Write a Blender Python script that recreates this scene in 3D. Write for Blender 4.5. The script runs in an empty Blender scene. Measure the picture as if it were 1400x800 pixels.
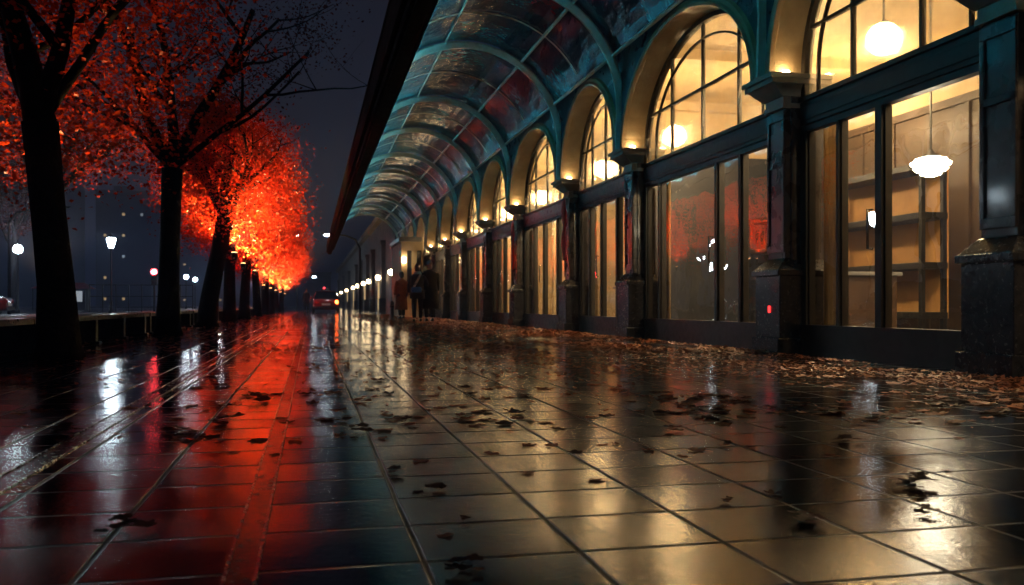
import bpy, bmesh, math, random
from mathutils import Vector, Matrix, noise as mnoise

random.seed(11)
S = bpy.context.scene
COL = S.collection
PI = math.pi
R = math.radians
TH = R(12.9)
SN, CS = math.sin(TH), math.cos(TH)

# ------------------------------------------------------------------ helpers
class MB:
    def __init__(self):
        self.v, self.f, self.m = [], [], []
    def add(self, vs, fs, mi=0):
        b = len(self.v)
        self.v.extend([tuple(p) for p in vs])
        self.f.extend([tuple(i + b for i in q) for q in fs])
        self.m.extend([mi] * len(fs))
    def box(self, x0, x1, y0, y1, z0, z1, mi=0):
        self.frus((x0, x1, y0, y1), (x0, x1, y0, y1), z0, z1, mi)
    def frus(self, a, b, z0, z1, mi=0):
        vs = [(a[0], a[2], z0), (a[1], a[2], z0), (a[1], a[3], z0), (a[0], a[3], z0),
              (b[0], b[2], z1), (b[1], b[2], z1), (b[1], b[3], z1), (b[0], b[3], z1)]
        self.add(vs, [(3, 2, 1, 0), (4, 5, 6, 7), (0, 1, 5, 4), (1, 2, 6, 5), (2, 3, 7, 6), (3, 0, 4, 7)], mi)
    def tube(self, pts, rad, n=8, mi=0, cap=True):
        pts = [Vector(p) for p in pts]
        if not isinstance(rad, (list, tuple)):
            rad = [rad] * len(pts)
        up = Vector((0, 0, 1))
        prev = None
        vs, fs = [], []
        for i, p in enumerate(pts):
            d = (pts[min(i + 1, len(pts) - 1)] - pts[max(i - 1, 0)])
            if d.length < 1e-9: d = Vector((0, 0, 1))
            d.normalize()
            if prev is None:
                a = d.cross(up)
                if a.length < 1e-3: a = d.cross(Vector((1, 0, 0)))
            else:
                a = prev - d * prev.dot(d)
            a.normalize(); prev = a
            b = d.cross(a)
            for k in range(n):
                t = 2 * PI * k / n
                vs.append(p + (a * math.cos(t) + b * math.sin(t)) * rad[i])
        for i in range(len(pts) - 1):
            for k in range(n):
                k2 = (k + 1) % n
                fs.append((i * n + k, i * n + k2, (i + 1) * n + k2, (i + 1) * n + k))
        if cap:
            fs.append(tuple(range(n - 1, -1, -1)))
            fs.append(tuple((len(pts) - 1) * n + k for k in range(n)))
        self.add(vs, fs, mi)
    def lathe(self, prof, c=(0, 0, 0), n=20, mi=0, sx=1, sy=1):
        vs, fs = [], []
        for (r, z) in prof:
            for k in range(n):
                t = 2 * PI * k / n
                vs.append((c[0] + r * math.cos(t) * sx, c[1] + r * math.sin(t) * sy, c[2] + z))
        for i in range(len(prof) - 1):
            for k in range(n):
                k2 = (k + 1) % n
                fs.append((i * n + k, i * n + k2, (i + 1) * n + k2, (i + 1) * n + k))
        fs.append(tuple(range(n - 1, -1, -1)))
        fs.append(tuple((len(prof) - 1) * n + k for k in range(n)))
        self.add(vs, fs, mi)
    def ball(self, c, r, n=16, mi=0, sc=(1, 1, 1)):
        prof = [(max(1e-4, math.sin(PI * i / n)) * r, -math.cos(PI * i / n) * r * sc[2]) for i in range(n + 1)]
        self.lathe(prof, c, n * 2 if n < 12 else 24, mi, sc[0], sc[1])
    def loft(self, rings, mi=0, cap=True):
        n = len(rings[0])
        vs = [p for r in rings for p in r]
        fs = []
        for i in range(len(rings) - 1):
            for k in range(n):
                k2 = (k + 1) % n
                fs.append((i * n + k, i * n + k2, (i + 1) * n + k2, (i + 1) * n + k))
        if cap:
            fs.append(tuple(range(n - 1, -1, -1)))
            fs.append(tuple((len(rings) - 1) * n + k for k in range(n)))
        self.add(vs, fs, mi)
    def build(self, name, mats, parent=None, loc=None, smooth=False, bevel=0, local=False, fix=True):
        me = bpy.data.meshes.new(name)
        off = Vector((0, 0, 0))
        if parent is not None and not local:
            p = parent
            while p is not None:
                off += p.location; p = p.parent
        if loc is not None and parent is None:
            off = Vector(loc)
        vs = [(a - off.x, b - off.y, c - off.z) for (a, b, c) in self.v]
        me.from_pydata(vs, [], self.f)
        if not isinstance(mats, (list, tuple)): mats = [mats]
        for m in mats: me.materials.append(m)
        if len(mats) > 1: me.polygons.foreach_set('material_index', self.m)
        if fix and len(self.f) < 20000:
            bm = bmesh.new(); bm.from_mesh(me)
            bmesh.ops.recalc_face_normals(bm, faces=bm.faces)
            bm.to_mesh(me); bm.free()
        if smooth:
            me.polygons.foreach_set('use_smooth', [True] * len(me.polygons))
        me.update()
        o = bpy.data.objects.new(name, me)
        COL.objects.link(o)
        if parent is not None: o.parent = parent
        elif loc is not None: o.location = loc
        if bevel:
            b = o.modifiers.new('bev', 'BEVEL'); b.width = bevel; b.segments = 2; b.limit_method = 'ANGLE'
        return o

def tag(o, label=None, cat=None, group=None, kind=None):
    if label: o['label'] = label
    if cat: o['category'] = cat
    if group: o['group'] = group
    if kind: o['kind'] = kind
    return o

def thing(name, label, cat, loc=(0, 0, 0), rz=0, group=None):
    o = bpy.data.objects.new(name, None)
    COL.objects.link(o); o.location = loc; o.rotation_euler = (0, 0, rz)
    o.empty_display_size = .2
    return tag(o, label, cat, group)

def kids(o): return [c for c in bpy.data.objects if c.parent == o]
def dup(root, loc, rz=None, label=None):
    r = root.copy(); COL.objects.link(r); r.location = loc
    if rz is not None: r.rotation_euler = (0, 0, rz)
    if label: r['label'] = label
    for ch in kids(root):
        c = ch.copy(); COL.objects.link(c); c.parent = r
        for g in kids(ch):
            d = g.copy(); COL.objects.link(d); d.parent = c
    return r

def lamp(kind, name, parent, loc, power, col, radius=.1, world=True, **kw):
    l = bpy.data.lights.new(name, kind)
    l.energy = power; l.color = col; l.shadow_soft_size = radius
    for k, v in kw.items(): setattr(l, k, v)
    o = bpy.data.objects.new(name, l); COL.objects.link(o)
    if parent is not None:
        o.parent = parent
        if world: loc = Vector(loc) - parent.location
    o.location = loc
    return o

# ------------------------------------------------------------------ materials
def newmat(name):
    m = bpy.data.materials.new(name); m.use_nodes = True
    nt = m.node_tree
    for n in list(nt.nodes): nt.nodes.remove(n)
    out = nt.nodes.new('ShaderNodeOutputMaterial')
    return m, nt, out

class NT:
    def __init__(self, nt): self.nt = nt; self.L = nt.links.new
    def n(self, t, **kw):
        x = self.nt.nodes.new('ShaderNode' + t)
        for k, v in kw.items(): setattr(x, k, v)
        return x
    def put(self, sock, v):
        if hasattr(v, 'is_output'): self.L(v, sock)
        else: sock.default_value = v
    def math(self, op, a, b=None, c=None, clamp=False):
        x = self.n('Math', operation=op, use_clamp=clamp)
        self.put(x.inputs[0], a)
        if b is not None: self.put(x.inputs[1], b)
        if c is not None: self.put(x.inputs[2], c)
        return x.outputs[0]
    def noise(self, vec, scale, detail=3, rough=.5, out='Fac'):
        x = self.n('TexNoise'); self.L(vec, x.inputs['Vector'])
        x.inputs['Scale'].default_value = scale; x.inputs['Detail'].default_value = detail
        x.inputs['Roughness'].default_value = rough
        return x.outputs[out]
    def ramp(self, fac, stops):
        x = self.n('ValToRGB'); e = x.color_ramp.elements
        while len(e) < len(stops): e.new(.5)
        for i, (p, c) in enumerate(stops):
            e[i].position = p
            e[i].color = (c, c, c, 1) if isinstance(c, (int, float)) else (*c, 1)
        self.put(x.inputs[0], fac)
        return x.outputs[0]
    def mix(self, fac, a, b):
        x = self.n('Mix', data_type='RGBA')
        self.put(x.inputs[0], fac)
        self.put(x.inputs[6], a if hasattr(a, 'is_output') else (*a, 1)); self.put(x.inputs[7], b if hasattr(b, 'is_output') else (*b, 1))
        return x.outputs[2]
    def mapr(self, v, a, b, c, d, smooth=False):
        x = self.n('MapRange'); x.interpolation_type = 'SMOOTHSTEP' if smooth else 'LINEAR'
        self.put(x.inputs[0], v)
        for i, q in enumerate((a, b, c, d)): x.inputs[i + 1].default_value = q
        return x.outputs[0]
    def bump(self, h, dist, strength=1, normal=None):
        x = self.n('Bump'); x.inputs['Distance'].default_value = dist; x.inputs['Strength'].default_value = strength
        self.L(h, x.inputs['Height'])
        if normal is not None: self.L(normal, x.inputs['Normal'])
        return x.outputs[0]

def pm(name, c1, c2, scale=4, rough=(.4, .6), metal=0, bump=.004, bscale=None, spec=.5, coat=0):
    m, nt, out = newmat(name); g = NT(nt)
    tc = g.n('TexCoord').outputs['Object']
    f = g.noise(tc, scale, 5, .6)
    b = g.n('BsdfPrincipled')
    g.L(g.mix(g.mapr(f, .3, .7, 0, 1), c1, c2), b.inputs['Base Color'])
    g.L(g.mapr(g.noise(tc, scale * 2.3, 4), .3, .7, rough[0], rough[1]), b.inputs['Roughness'])
    b.inputs['Metallic'].default_value = metal
    b.inputs['Specular IOR Level'].default_value = spec
    b.inputs['Coat Weight'].default_value = coat; b.inputs['Coat Roughness'].default_value = .08
    if bump:
        g.L(g.bump(g.noise(tc, bscale or scale * 8, 5), bump), b.inputs['Normal'])
    g.L(b.outputs[0], out.inputs[0])
    return m

def emis(name, col, st):
    m, nt, out = newmat(name); g = NT(nt)
    e = g.n('Emission'); e.inputs[0].default_value = (*col, 1); e.inputs[1].default_value = st
    g.L(e.outputs[0], out.inputs[0])
    return m

def glassmat(name, ior=1.6, tint=(1, 1, 1), rough=.01, bumpd=.0, dirt=0.0, frost=0):
    m, nt, out = newmat(name); g = NT(nt)
    tc = g.n('TexCoord').outputs['Object']
    tr = g.n('BsdfTransparent'); tr.inputs[0].default_value = (*tint, 1)
    gl = g.n('BsdfGlossy'); gl.inputs['Roughness'].default_value = rough
    fr = g.n('Fresnel'); fr.inputs[0].default_value = ior
    if bumpd:
        bn = g.bump(g.noise(tc, 2.2, 2), bumpd)
        g.L(bn, gl.inputs['Normal'])
    mx = g.n('MixShader'); g.L(fr.outputs[0], mx.inputs[0]); g.L(tr.outputs[0], mx.inputs[1]); g.L(gl.outputs[0], mx.inputs[2])
    last = mx.outputs[0]
    if dirt:
        df = g.n('BsdfTranslucent'); df.inputs[0].default_value = (.8, .75, .65, 1)
        m2 = g.n('MixShader'); g.L(g.mapr(g.noise(tc, 1.7, 6, .65), .4, .8, .003, dirt), m2.inputs[0])
        g.L(last, m2.inputs[1]); g.L(df.outputs[0], m2.inputs[2]); last = m2.outputs[0]
    if frost:
        rf = g.n('BsdfRefraction'); rf.inputs['Roughness'].default_value = .34; rf.inputs['IOR'].default_value = 1.2; rf.inputs['Color'].default_value = (.95, .88, .72, 1)
        m3 = g.n('MixShader'); m3.inputs[0].default_value = frost
        g.L(last, m3.inputs[1]); g.L(rf.outputs[0], m3.inputs[2]); last = m3.outputs[0]
    g.L(last, out.inputs[0])
    return m

def leafmat(name, stops, trans=.48, scale=1.1, gloss=.025):
    m, nt, out = newmat(name); g = NT(nt)
    tc = g.n('TexCoord').outputs['Object']
    f = g.noise(tc, scale, 6, .75)
    c = g.ramp(f, stops)
    d = g.n('BsdfDiffuse'); g.L(c, d.inputs[0])
    t = g.n('BsdfTranslucent'); g.L(c, t.inputs[0])
    mx = g.n('MixShader'); mx.inputs[0].default_value = trans
    g.L(d.outputs[0], mx.inputs[1]); g.L(t.outputs[0], mx.inputs[2])
    gl = g.n('BsdfGlossy'); gl.inputs['Roughness'].default_value = .35
    m2 = g.n('MixShader'); m2.inputs[0].default_value = gloss
    g.L(mx.outputs[0], m2.inputs[1]); g.L(gl.outputs[0], m2.inputs[2])
    g.L(m2.outputs[0], out.inputs[0])
    return m

TX, TY, TX0 = .317, .285, .226
def paving_mat():
    m, nt, out = newmat('wet_paving'); g = NT(nt)
    tc = g.n('TexCoord').outputs['Object']
    wob = g.noise(tc, 1.3, 2, .5, 'Color')
    va = g.n('VectorMath', operation='MULTIPLY_ADD')
    g.L(wob, va.inputs[0]); va.inputs[1].default_value = (.012, .012, 0); g.L(tc, va.inputs[2])
    sp = g.n('SeparateXYZ'); g.L(va.outputs[0], sp.inputs[0])
    u = g.math('DIVIDE', g.math('SUBTRACT', sp.outputs[0], TX0 - .006), TX)
    v = g.math('DIVIDE', sp.outputs[1], TY)
    fu, fv = g.math('FRACT', u), g.math('FRACT', v)
    du = g.math('MULTIPLY', g.math('MINIMUM', fu, g.math('SUBTRACT', 1, fu)), TX)
    dv = g.math('MULTIPLY', g.math('MINIMUM', fv, g.math('SUBTRACT', 1, fv)), TY)
    dj = g.math('MINIMUM', du, dv)
    slab = g.mapr(dj, .003, .009, 0, 1, True)
    cell = g.n('CombineXYZ'); g.L(g.math('FLOOR', u), cell.inputs[0]); g.L(g.math('FLOOR', v), cell.inputs[1])
    wn = g.n('TexWhiteNoise', noise_dimensions='2D'); g.L(cell.outputs[0], wn.inputs[0])
    rc = wn.outputs['Color']; rv = wn.outputs['Value']
    # every slab lies a little out of level
    tilt = g.n('VectorMath', operation='MULTIPLY_ADD')
    g.L(rc, tilt.inputs[0]); tilt.inputs[1].default_value = (.022, .022, 0); tilt.inputs[2].default_value = (-.011, -.011, 0)
    geo = g.n('NewGeometry')
    ad = g.n('VectorMath', operation='ADD'); g.L(geo.outputs['Normal'], ad.inputs[0]); g.L(tilt.outputs[0], ad.inputs[1])
    nm = g.n('VectorMath', operation='NORMALIZE'); g.L(ad.outputs[0], nm.inputs[0])
    # dished, grainy stone
    grain = g.noise(tc, 260, 3, .6)
    worn = g.noise(tc, 9, 5, .6)
    b1 = g.bump(worn, .0006, 1, nm.outputs[0])
    pits = g.noise(tc, 42, 4, .65)
    b1b = g.bump(pits, .0007, 1, b1)
    b2 = g.bump(grain, .0003, .7, b1b)
    b3 = g.bump(slab, .009, 1, b2)
    film = g.noise(tc, 1.1, 5, .6)              # where the water stands
    wet = g.mapr(film, .40, .56, 0, 1, True)
    colv = g.mix(rv, (.008, .009, .012), (.030, .028, .026))
    colv = g.mix(g.mapr(worn, .35, .7, 0, .55), colv, (.018, .016, .014))
    colv = g.mix(g.mapr(g.noise(tc, 38, 5, .7), .58, .72, 0, .4), colv, (.06, .052, .045))
    colv = g.mix(slab, (.008, .008, .008), colv)
    rg = g.math('ADD', g.mapr(wet, 0, 1, .17, .012), g.math('MULTIPLY', rv, .022))
    rg = g.math('ADD', rg, g.mapr(g.noise(tc, 22, 4, .65), .50, .75, 0, .08))
    rg = g.math('ADD', rg, g.mapr(slab, 0, 1, .3, 0))
    b = g.n('BsdfPrincipled')
    g.L(colv, b.inputs['Base Color']); g.L(rg, b.inputs['Roughness']); g.L(b3, b.inputs['Normal'])
    b.inputs['IOR'].default_value = 1.95
    g.L(g.mapr(slab, 0, 1, .04, .5), b.inputs['Specular IOR Level'])
    g.L(b.outputs[0], out.inputs[0])
    return m

M = {}
M['paving'] = paving_mat()
M['asphalt'] = pm('wet_asphalt', (.02, .02, .024), (.05, .05, .055), 1.2, (.18, .4), 0, .006, 60)
M['soil'] = pm('ground_soil', (.02, .018, .017), (.045, .04, .035), .6, (.5, .8))
M['kerb'] = pm('kerb_granite', (.12, .12, .13), (.22, .22, .22), 6, (.25, .5))
M['stone'] = pm('warm_stone', (.32, .21, .10), (.50, .36, .19), 2.5, (.4, .62), 0, .004, 30)
M['pier'] = pm('pier_painted_stone', (.035, .028, .028), (.075, .062, .058), 2.2, (.2, .38), 0, .002, 20, .5, .15)
M['capital'] = pm('capital_stone', (.26, .22, .17), (.42, .36, .28), 3, (.35, .55), 0, .003, 30)
M['granite'] = pm('dark_granite', (.010, .010, .013), (.03, .03, .036), 14, (.12, .3), 0, .001, 60)
M['teal_wall'] = pm('teal_plaster', (.010, .012, .013), (.019, .023, .024), 2, (.22, .45), 0, .004, 14)
M['frame'] = pm('dark_bronze_frame', (.010, .008, .007), (.022, .018, .015), 6, (.3, .5), 0, .0005, None, .3)
M['redpaint'] = pm('red_paint', (.30, .012, .012), (.45, .03, .02), 4, (.25, .4), 0, .001)
M['redcloth'] = pm('red_cloth', (.35, .012, .012), (.5, .03, .02), 3, (.6, .8), 0, .004, 60)
M['rib'] = pm('canopy_steel', (.62, .56, .44), (.78, .71, .58), 5, (.2, .36), 0, .0006)
M['beam'] = pm('edge_beam_paint', (.005, .006, .008), (.012, .012, .014), 3, (.6, .8), 0, .001, None, .08)
M['plaster'] = pm('hall_plaster', (.36, .26, .135), (.62, .47, .27), 1.4, (.6, .8), 0, .006, 9)
M['ochre'] = pm('hall_ochre_panel', (.035, .020, .010), (.085, .048, .020), 1.6, (.5, .7), 0, .003, 20)
M['curtain'] = leafmat('curtain_cloth', [(.3, (.40, .30, .17)), (.7, (.55, .43, .27))], .4, 3, 0)
M['amber'] = pm('amber_lit_panel', (.42, .20, .05), (.62, .33, .10), 1.5, (.4, .6), 0, .003, 20)
M['slate'] = pm('slate_blue_panel', (.012, .014, .020), (.03, .034, .045), 2, (.3, .5), 0, .002, 20)
M['wood'] = pm('dark_wood', (.035, .02, .012), (.08, .045, .025), 5, (.35, .55), 0, .002)
M['hallfloor'] = pm('hall_floor_wood', (.05, .032, .018), (.10, .065, .038), 3, (.25, .45))
M['glass'] = glassmat('window_glass', 2.8, (.95, .95, .93), .008, .004, .012)
def frosted(name):
    m, nt, out = newmat(name); g = NT(nt)
    tc = g.n('TexCoord').outputs['Object']
    a = g.n('BsdfGlass'); a.inputs['IOR'].default_value = 1.28; a.inputs['Color'].default_value = (.98, .95, .88, 1)
    g.L(g.mapr(g.noise(tc, 2.4, 5, .6), .35, .7, .025, .12), a.inputs['Roughness'])
    d = g.n('BsdfTranslucent'); d.inputs[0].default_value = (.8, .72, .58, 1)
    x = g.n('MixShader'); g.L(g.mapr(g.noise(tc, 1.7, 6, .65), .4, .8, .02, .22), x.inputs[0])
    g.L(a.outputs[0], x.inputs[1]); g.L(d.outputs[0], x.inputs[2])
    g.L(x.outputs[0], out.inputs[0])
    return m
M['archglass'] = frosted('frosted_arch_glass')
M['globe'] = emis('globe_light', (1, .71, .37), 280)
M['lantern'] = emis('lantern_light', (1, .87, .62), 45)
M['reveal_fill'] = emis('reveal_fill_glow', (1, .72, .38), 62)
M['warm_far'] = emis('warm_wall_lamp', (1, .74, .42), 26)
M['white_lamp'] = emis('white_street_lamp', (.74, .90, 1), 75)
M['cyan_fill'] = emis('cyan_fill_glow', (.10, .66, .92), 115)
M['red_light'] = emis('red_signal_light', (1, .05, .06), 45)
M['tail'] = emis('tail_light', (1, .13, .02), 20)
M['winlit'] = emis('lit_room', (1, .66, .30), .55)
M['winlit2'] = emis('lit_room_cool', (.8, .9, 1), .3)
M['uplens'] = emis('uplight_lens', (1, .5, .22), 6)
M['iron'] = pm('black_iron', (.012, .012, .013), (.03, .03, .03), 10, (.3, .5), .6, .0006)
M['bark'] = pm('wet_bark', (.004, .0035, .0035), (.012, .010, .009), 6, (.7, .9), 0, .02, 22, .12)
M['benchwood'] = pm('bench_wood', (.02, .014, .010), (.05, .035, .025), 5, (.25, .45), 0, .002, 30)
M['leaf_red'] = leafmat('red_leaves', [(.3, (.22, .008, .004)), (.5, (.60, .042, .008)), (.68, (.78, .085, .012)), (.8, (.45, .025, .006))])
M['leaf_dark'] = leafmat('unlit_leaves', [(.3, (.03, .005, .005)), (.55, (.09, .010, .008)), (.8, (.22, .02, .010))])  # red leaves darkened in colour for the unlit crowns
M['litter'] = leafmat('wet_leaf_litter', [(.25, (.07, .022, .012)), (.45, (.22, .058, .02)), (.6, (.34, .105, .038)), (.75, (.26, .04, .018))], .12, 9, .1)
M['litter_dark'] = leafmat('soaked_leaf', [(.3, (.02, .010, .006)), (.6, (.08, .028, .014)), (.8, (.17, .05, .022))], .1, 11, .05)
M['facade_far'] = pm('far_facade', (.06, .055, .055), (.12, .11, .10), .5, (.5, .8), 0, .02, 3)
M['tower'] = pm('tower_concrete', (.018, .018, .022), (.035, .035, .04), .2, (.6, .8))
M['windark'] = pm('dark_window', (.01, .012, .018), (.025, .028, .035), 1, (.08, .2))
M['skin'] = pm('skin', (.42, .25, .18), (.52, .33, .24), 12, (.45, .6), 0, .0004)
M['coat_black'] = pm('black_wool', (.008, .008, .009), (.02, .019, .02), 14, (.75, .9), 0, .003, 120)
M['coat_navy'] = pm('navy_jacket', (.010, .011, .018), (.024, .026, .036), 12, (.6, .8), 0, .003, 60)
M['coat_brown'] = pm('brown_wool', (.14, .055, .022), (.22, .09, .038), 10, (.7, .9), 0, .003, 100)
M['trouser'] = pm('dark_trousers', (.008, .008, .010), (.02, .02, .024), 12, (.7, .9), 0, .002, 90)
M['hair_dark'] = pm('dark_hair', (.008, .006, .005), (.02, .015, .012), 30, (.35, .55), 0, .006, 80)
M['hair_grey'] = pm('grey_hair', (.16, .14, .12), (.3, .27, .24), 30, (.4, .6), 0, .008, 70)
M['scarf'] = pm('pale_scarf', (.4, .38, .36), (.55, .52, .5), 20, (.7, .9), 0, .004, 80)
M['bag_blue'] = pm('blue_bag', (.02, .10, .32), (.04, .17, .45), 8, (.4, .6), 0, .002)
M['shoe'] = pm('black_shoe', (.008, .008, .008), (.02, .02, .02), 12, (.25, .4))
M['car_red'] = pm('dark_red_car_paint', (.22, .018, .012), (.28, .025, .016), 3, (.12, .2), .1, .0003, 90, .5, 1)
M['car_dark'] = pm('charcoal_car_paint', (.03, .032, .04), (.045, .045, .055), 3, (.12, .2), .3, .0003, 90, .5, 1)
M['carglass'] = pm('car_glass', (.008, .01, .012), (.014, .016, .02), 2, (.02, .06), 0, 0, None, .8)
M['rubber'] = pm('tyre_rubber', (.01, .01, .01), (.02, .02, .02), 9, (.6, .8))
M['chrome'] = pm('rim_metal', (.4, .4, .42), (.55, .55, .56), 6, (.15, .3), .95, 0)
M['lens'] = pm('lamp_lens', (.4, .42, .45), (.55, .56, .58), 8, (.05, .12), 0, 0, None, .8)
M['redlens'] = pm('red_lens', (.3, .01, .008), (.4, .015, .01), 8, (.05, .12), 0, 0, None, .8)
M['plate'] = pm('number_plate', (.55, .55, .5), (.65, .65, .6), 9, (.3, .5))
M['steel'] = pm('drain_steel', (.25, .25, .26), (.42, .41, .40), 18, (.16, .34), 1, .0006)

# canopy glass: patterned panes in steel blue-green, cyan glints painted into the teal, some plum and grey panes right of the crown
def vaultglass(name, ca, cb, rough=.10, trans=.22, glint=None):
    m, nt, out = newmat(name); g = NT(nt)
    tc = g.n('TexCoord').outputs['Object']
    mp = g.n('Mapping'); g.L(tc, mp.inputs[0]); mp.inputs['Scale'].default_value = (1, .55, 1)
    w = g.noise(mp.outputs[0], 3.4, 3, .55)
    b = g.n('BsdfPrincipled')
    bc = g.mix(g.mapr(g.noise(mp.outputs[0], 2.1, 4), .35, .65, 0, 1), ca, cb)
    if glint:
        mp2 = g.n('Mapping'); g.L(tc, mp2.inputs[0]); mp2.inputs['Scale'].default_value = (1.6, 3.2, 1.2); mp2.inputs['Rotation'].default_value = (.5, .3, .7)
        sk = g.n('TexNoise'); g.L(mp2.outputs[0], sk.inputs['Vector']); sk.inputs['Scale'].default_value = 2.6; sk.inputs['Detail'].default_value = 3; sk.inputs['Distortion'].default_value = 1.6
        bc = g.mix(g.mapr(sk.outputs['Fac'], .54, .68, 0, 1, True), bc, glint)
    g.L(bc, b.inputs['Base Color'])
    b.inputs['Roughness'].default_value = rough
    b.inputs['IOR'].default_value = 1.75
    g.L(g.bump(w, .035), b.inputs['Normal'])
    t = g.n('BsdfTransparent'); t.inputs[0].default_value = (.5, .8, .85, 1)
    mx = g.n('MixShader'); mx.inputs[0].default_value = trans
    g.L(b.outputs[0], mx.inputs[1]); g.L(t.outputs[0], mx.inputs[2])
    g.L(mx.outputs[0], out.inputs[0])
    return m
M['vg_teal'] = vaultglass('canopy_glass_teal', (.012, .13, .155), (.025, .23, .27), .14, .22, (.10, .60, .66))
M['vg_dark'] = vaultglass('canopy_glass_dark', (.006, .035, .048), (.012, .075, .095))
M['vg_plum'] = vaultglass('canopy_glass_plum', (.22, .012, .02), (.36, .03, .03), .14, .15)
M['vg_grey'] = vaultglass('canopy_glass_grey', (.09, .09, .13), (.16, .16, .22), .14, .2)

# ------------------------------------------------------------------ camera, world
cam = bpy.data.cameras.new('camera'); co = bpy.data.objects.new('camera', cam); COL.objects.link(co)
co.location = (0, 0, .5); co.rotation_euler = (R(90), 0, -TH)
cam.sensor_width = 36; cam.lens = 36 * 1200 / 1400; cam.shift_y = 17 / 1400
cam.clip_start = .05; cam.clip_end = 3000
cam.dof.use_dof = True; cam.dof.focus_distance = 5.0; cam.dof.aperture_fstop = 30.86 / 6.5
S.camera = co

w = bpy.data.worlds.new('World'); S.world = w; w.use_nodes = True
g = NT(w.node_tree)
for n in list(w.node_tree.nodes): w.node_tree.nodes.remove(n)
tcn = g.n('TexCoord'); spz = g.n('SeparateXYZ'); g.L(tcn.outputs['Generated'], spz.inputs[0])
nz = g.noise(tcn.outputs['Generated'], 2.5, 4)
skyc = g.ramp(spz.outputs[2], [(0, (.052, .062, .090)), (.07, (.034, .041, .064)), (.2, (.0085, .0105, .0205)), (.45, (.0042, .005, .0105)), (1, (.003, .0035, .007))])
bgn = g.n('Background'); wo = g.n('OutputWorld')
g.L(skyc, bgn.inputs[0])
g.L(g.mapr(nz, .3, .7, .85, 1.15), bgn.inputs[1])
g.L(bgn.outputs[0], wo.inputs[0])

S.view_settings.view_transform = 'Standard'; S.view_settings.look = 'None'
S.view_settings.exposure = .32; S.view_settings.gamma = 1
S.cycles.use_denoising = True
try: S.cycles.denoiser = 'OPENIMAGEDENOISE'
except Exception: pass
S.cycles.max_bounces = 8; S.cycles.diffuse_bounces = 3; S.cycles.glossy_bounces = 4
S.cycles.transparent_max_bounces = 12; S.cycles.transmission_bounces = 4; S.cycles.volume_bounces = 0
S.cycles.sample_clamp_indirect = 30; S.cycles.sample_clamp_direct = 0
S.cycles.caustics_reflective = False; S.cycles.caustics_refractive = False
S.cycles.use_light_tree = True

# ------------------------------------------------------------------ ground
def sheet(name, x0, x1, y0, y1, z, mat, kind='structure'):
    b = MB(); b.add([(x0, y0, z), (x1, y0, z), (x1, y1, z), (x0, y1, z)], [(0, 1, 2, 3)])
    return tag(b.build(name, mat, fix=False), kind=kind)
sheet('ground', -900, 900, -60, 1800, -.14, M['soil'])
sheet('road', -13.5, -4.62, -40, 400, -.125, M['asphalt'])
sheet('far_pavement', -60, -13.7, 10, 300, -.02, M['asphalt'])
b = MB(); b.box(-4.4, 9.6, -6, 240, -.3, 0)
tag(b.build('plaza_paving', M['paving']), kind='structure')
b = MB(); b.box(-4.6, -4.4, -6, 240, -.3, .004)
tag(b.build('kerb', M['kerb'], bevel=.015), kind='structure')
b = MB(); b.box(-13.7, -13.5, 10, 300, -.3, -.004)
tag(b.build('kerb', M['kerb'], bevel=.015), kind='structure')
# two steel slot drains let into the paving
for (xa, xb) in ((-.158, -.096), (-.885, -.80)):
    b = MB()
    b.box(xa, xa + .006, -2, 70, -.02, .004); b.box(xb - .006, xb, -2, 70, -.02, .004)
    b.box(xa + .0062, xb - .0062, -2, 70, -.02, .0012, 1)
    tag(b.build('drain_channel', [M['steel'], M['granite']]), kind='structure')

# ------------------------------------------------------------------ arcade building
PY = [-2.4, 1.5, 5.28, 8.32, 12.67, 15.98, 20.3, 24.05, 28.05, 31.6, 35.4, 39.2, 43.0, 46.8]
XA = 4.93
XW, XG, XB = 4.60, 4.94, 9.2            # front of the arch wall, glass line, back of the hall
ZS, ZA = 2.85, 4.20
HW = .2
bld = thing('arcade_building', 'long arcade hall with lit arched windows between dark pillars on the right', 'building', (5.0, 22, 0))
def archpts(ya, yb, s=1.0, n=28, zs=ZS, rise=ZA - ZS):
    c, a = (ya + yb) / 2, (yb - ya) / 2
    return [(c - a * s * math.cos(PI * i / n), zs + rise * s * math.sin(PI * i / n)) for i in range(n + 1)]
wall = MB(); ZT = 4.62
for i in range(len(PY) - 1):
    ya, yb = PY[i] + HW, PY[i + 1] - HW
    ap = archpts(ya, yb)
    for k in range(len(ap) - 1):
        (y1, z1), (y2, z2) = ap[k], ap[k + 1]
        wall.add([(XW, y1, z1), (XW, y2, z2), (XW, y2, ZT), (XW, y1, ZT)], [(0, 1, 2, 3)])
for y in PY:
    wall.add([(XW, y - HW, ZS), (XW, y + HW, ZS), (XW, y + HW, ZT), (XW, y - HW, ZT)], [(0, 1, 2, 3)])
wall.build('wall', M['teal_wall'], bld, fix=False)
up = MB(); up.box(XW + .04, 9.4, PY[0], PY[-1] + .2, 4.64, 6.4); up.box(XW - .2, 9.5, PY[0] - .1, PY[-1] + .3, 6.402, 6.6)
up.build('upper_storey', M['teal_wall'], bld)
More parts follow.
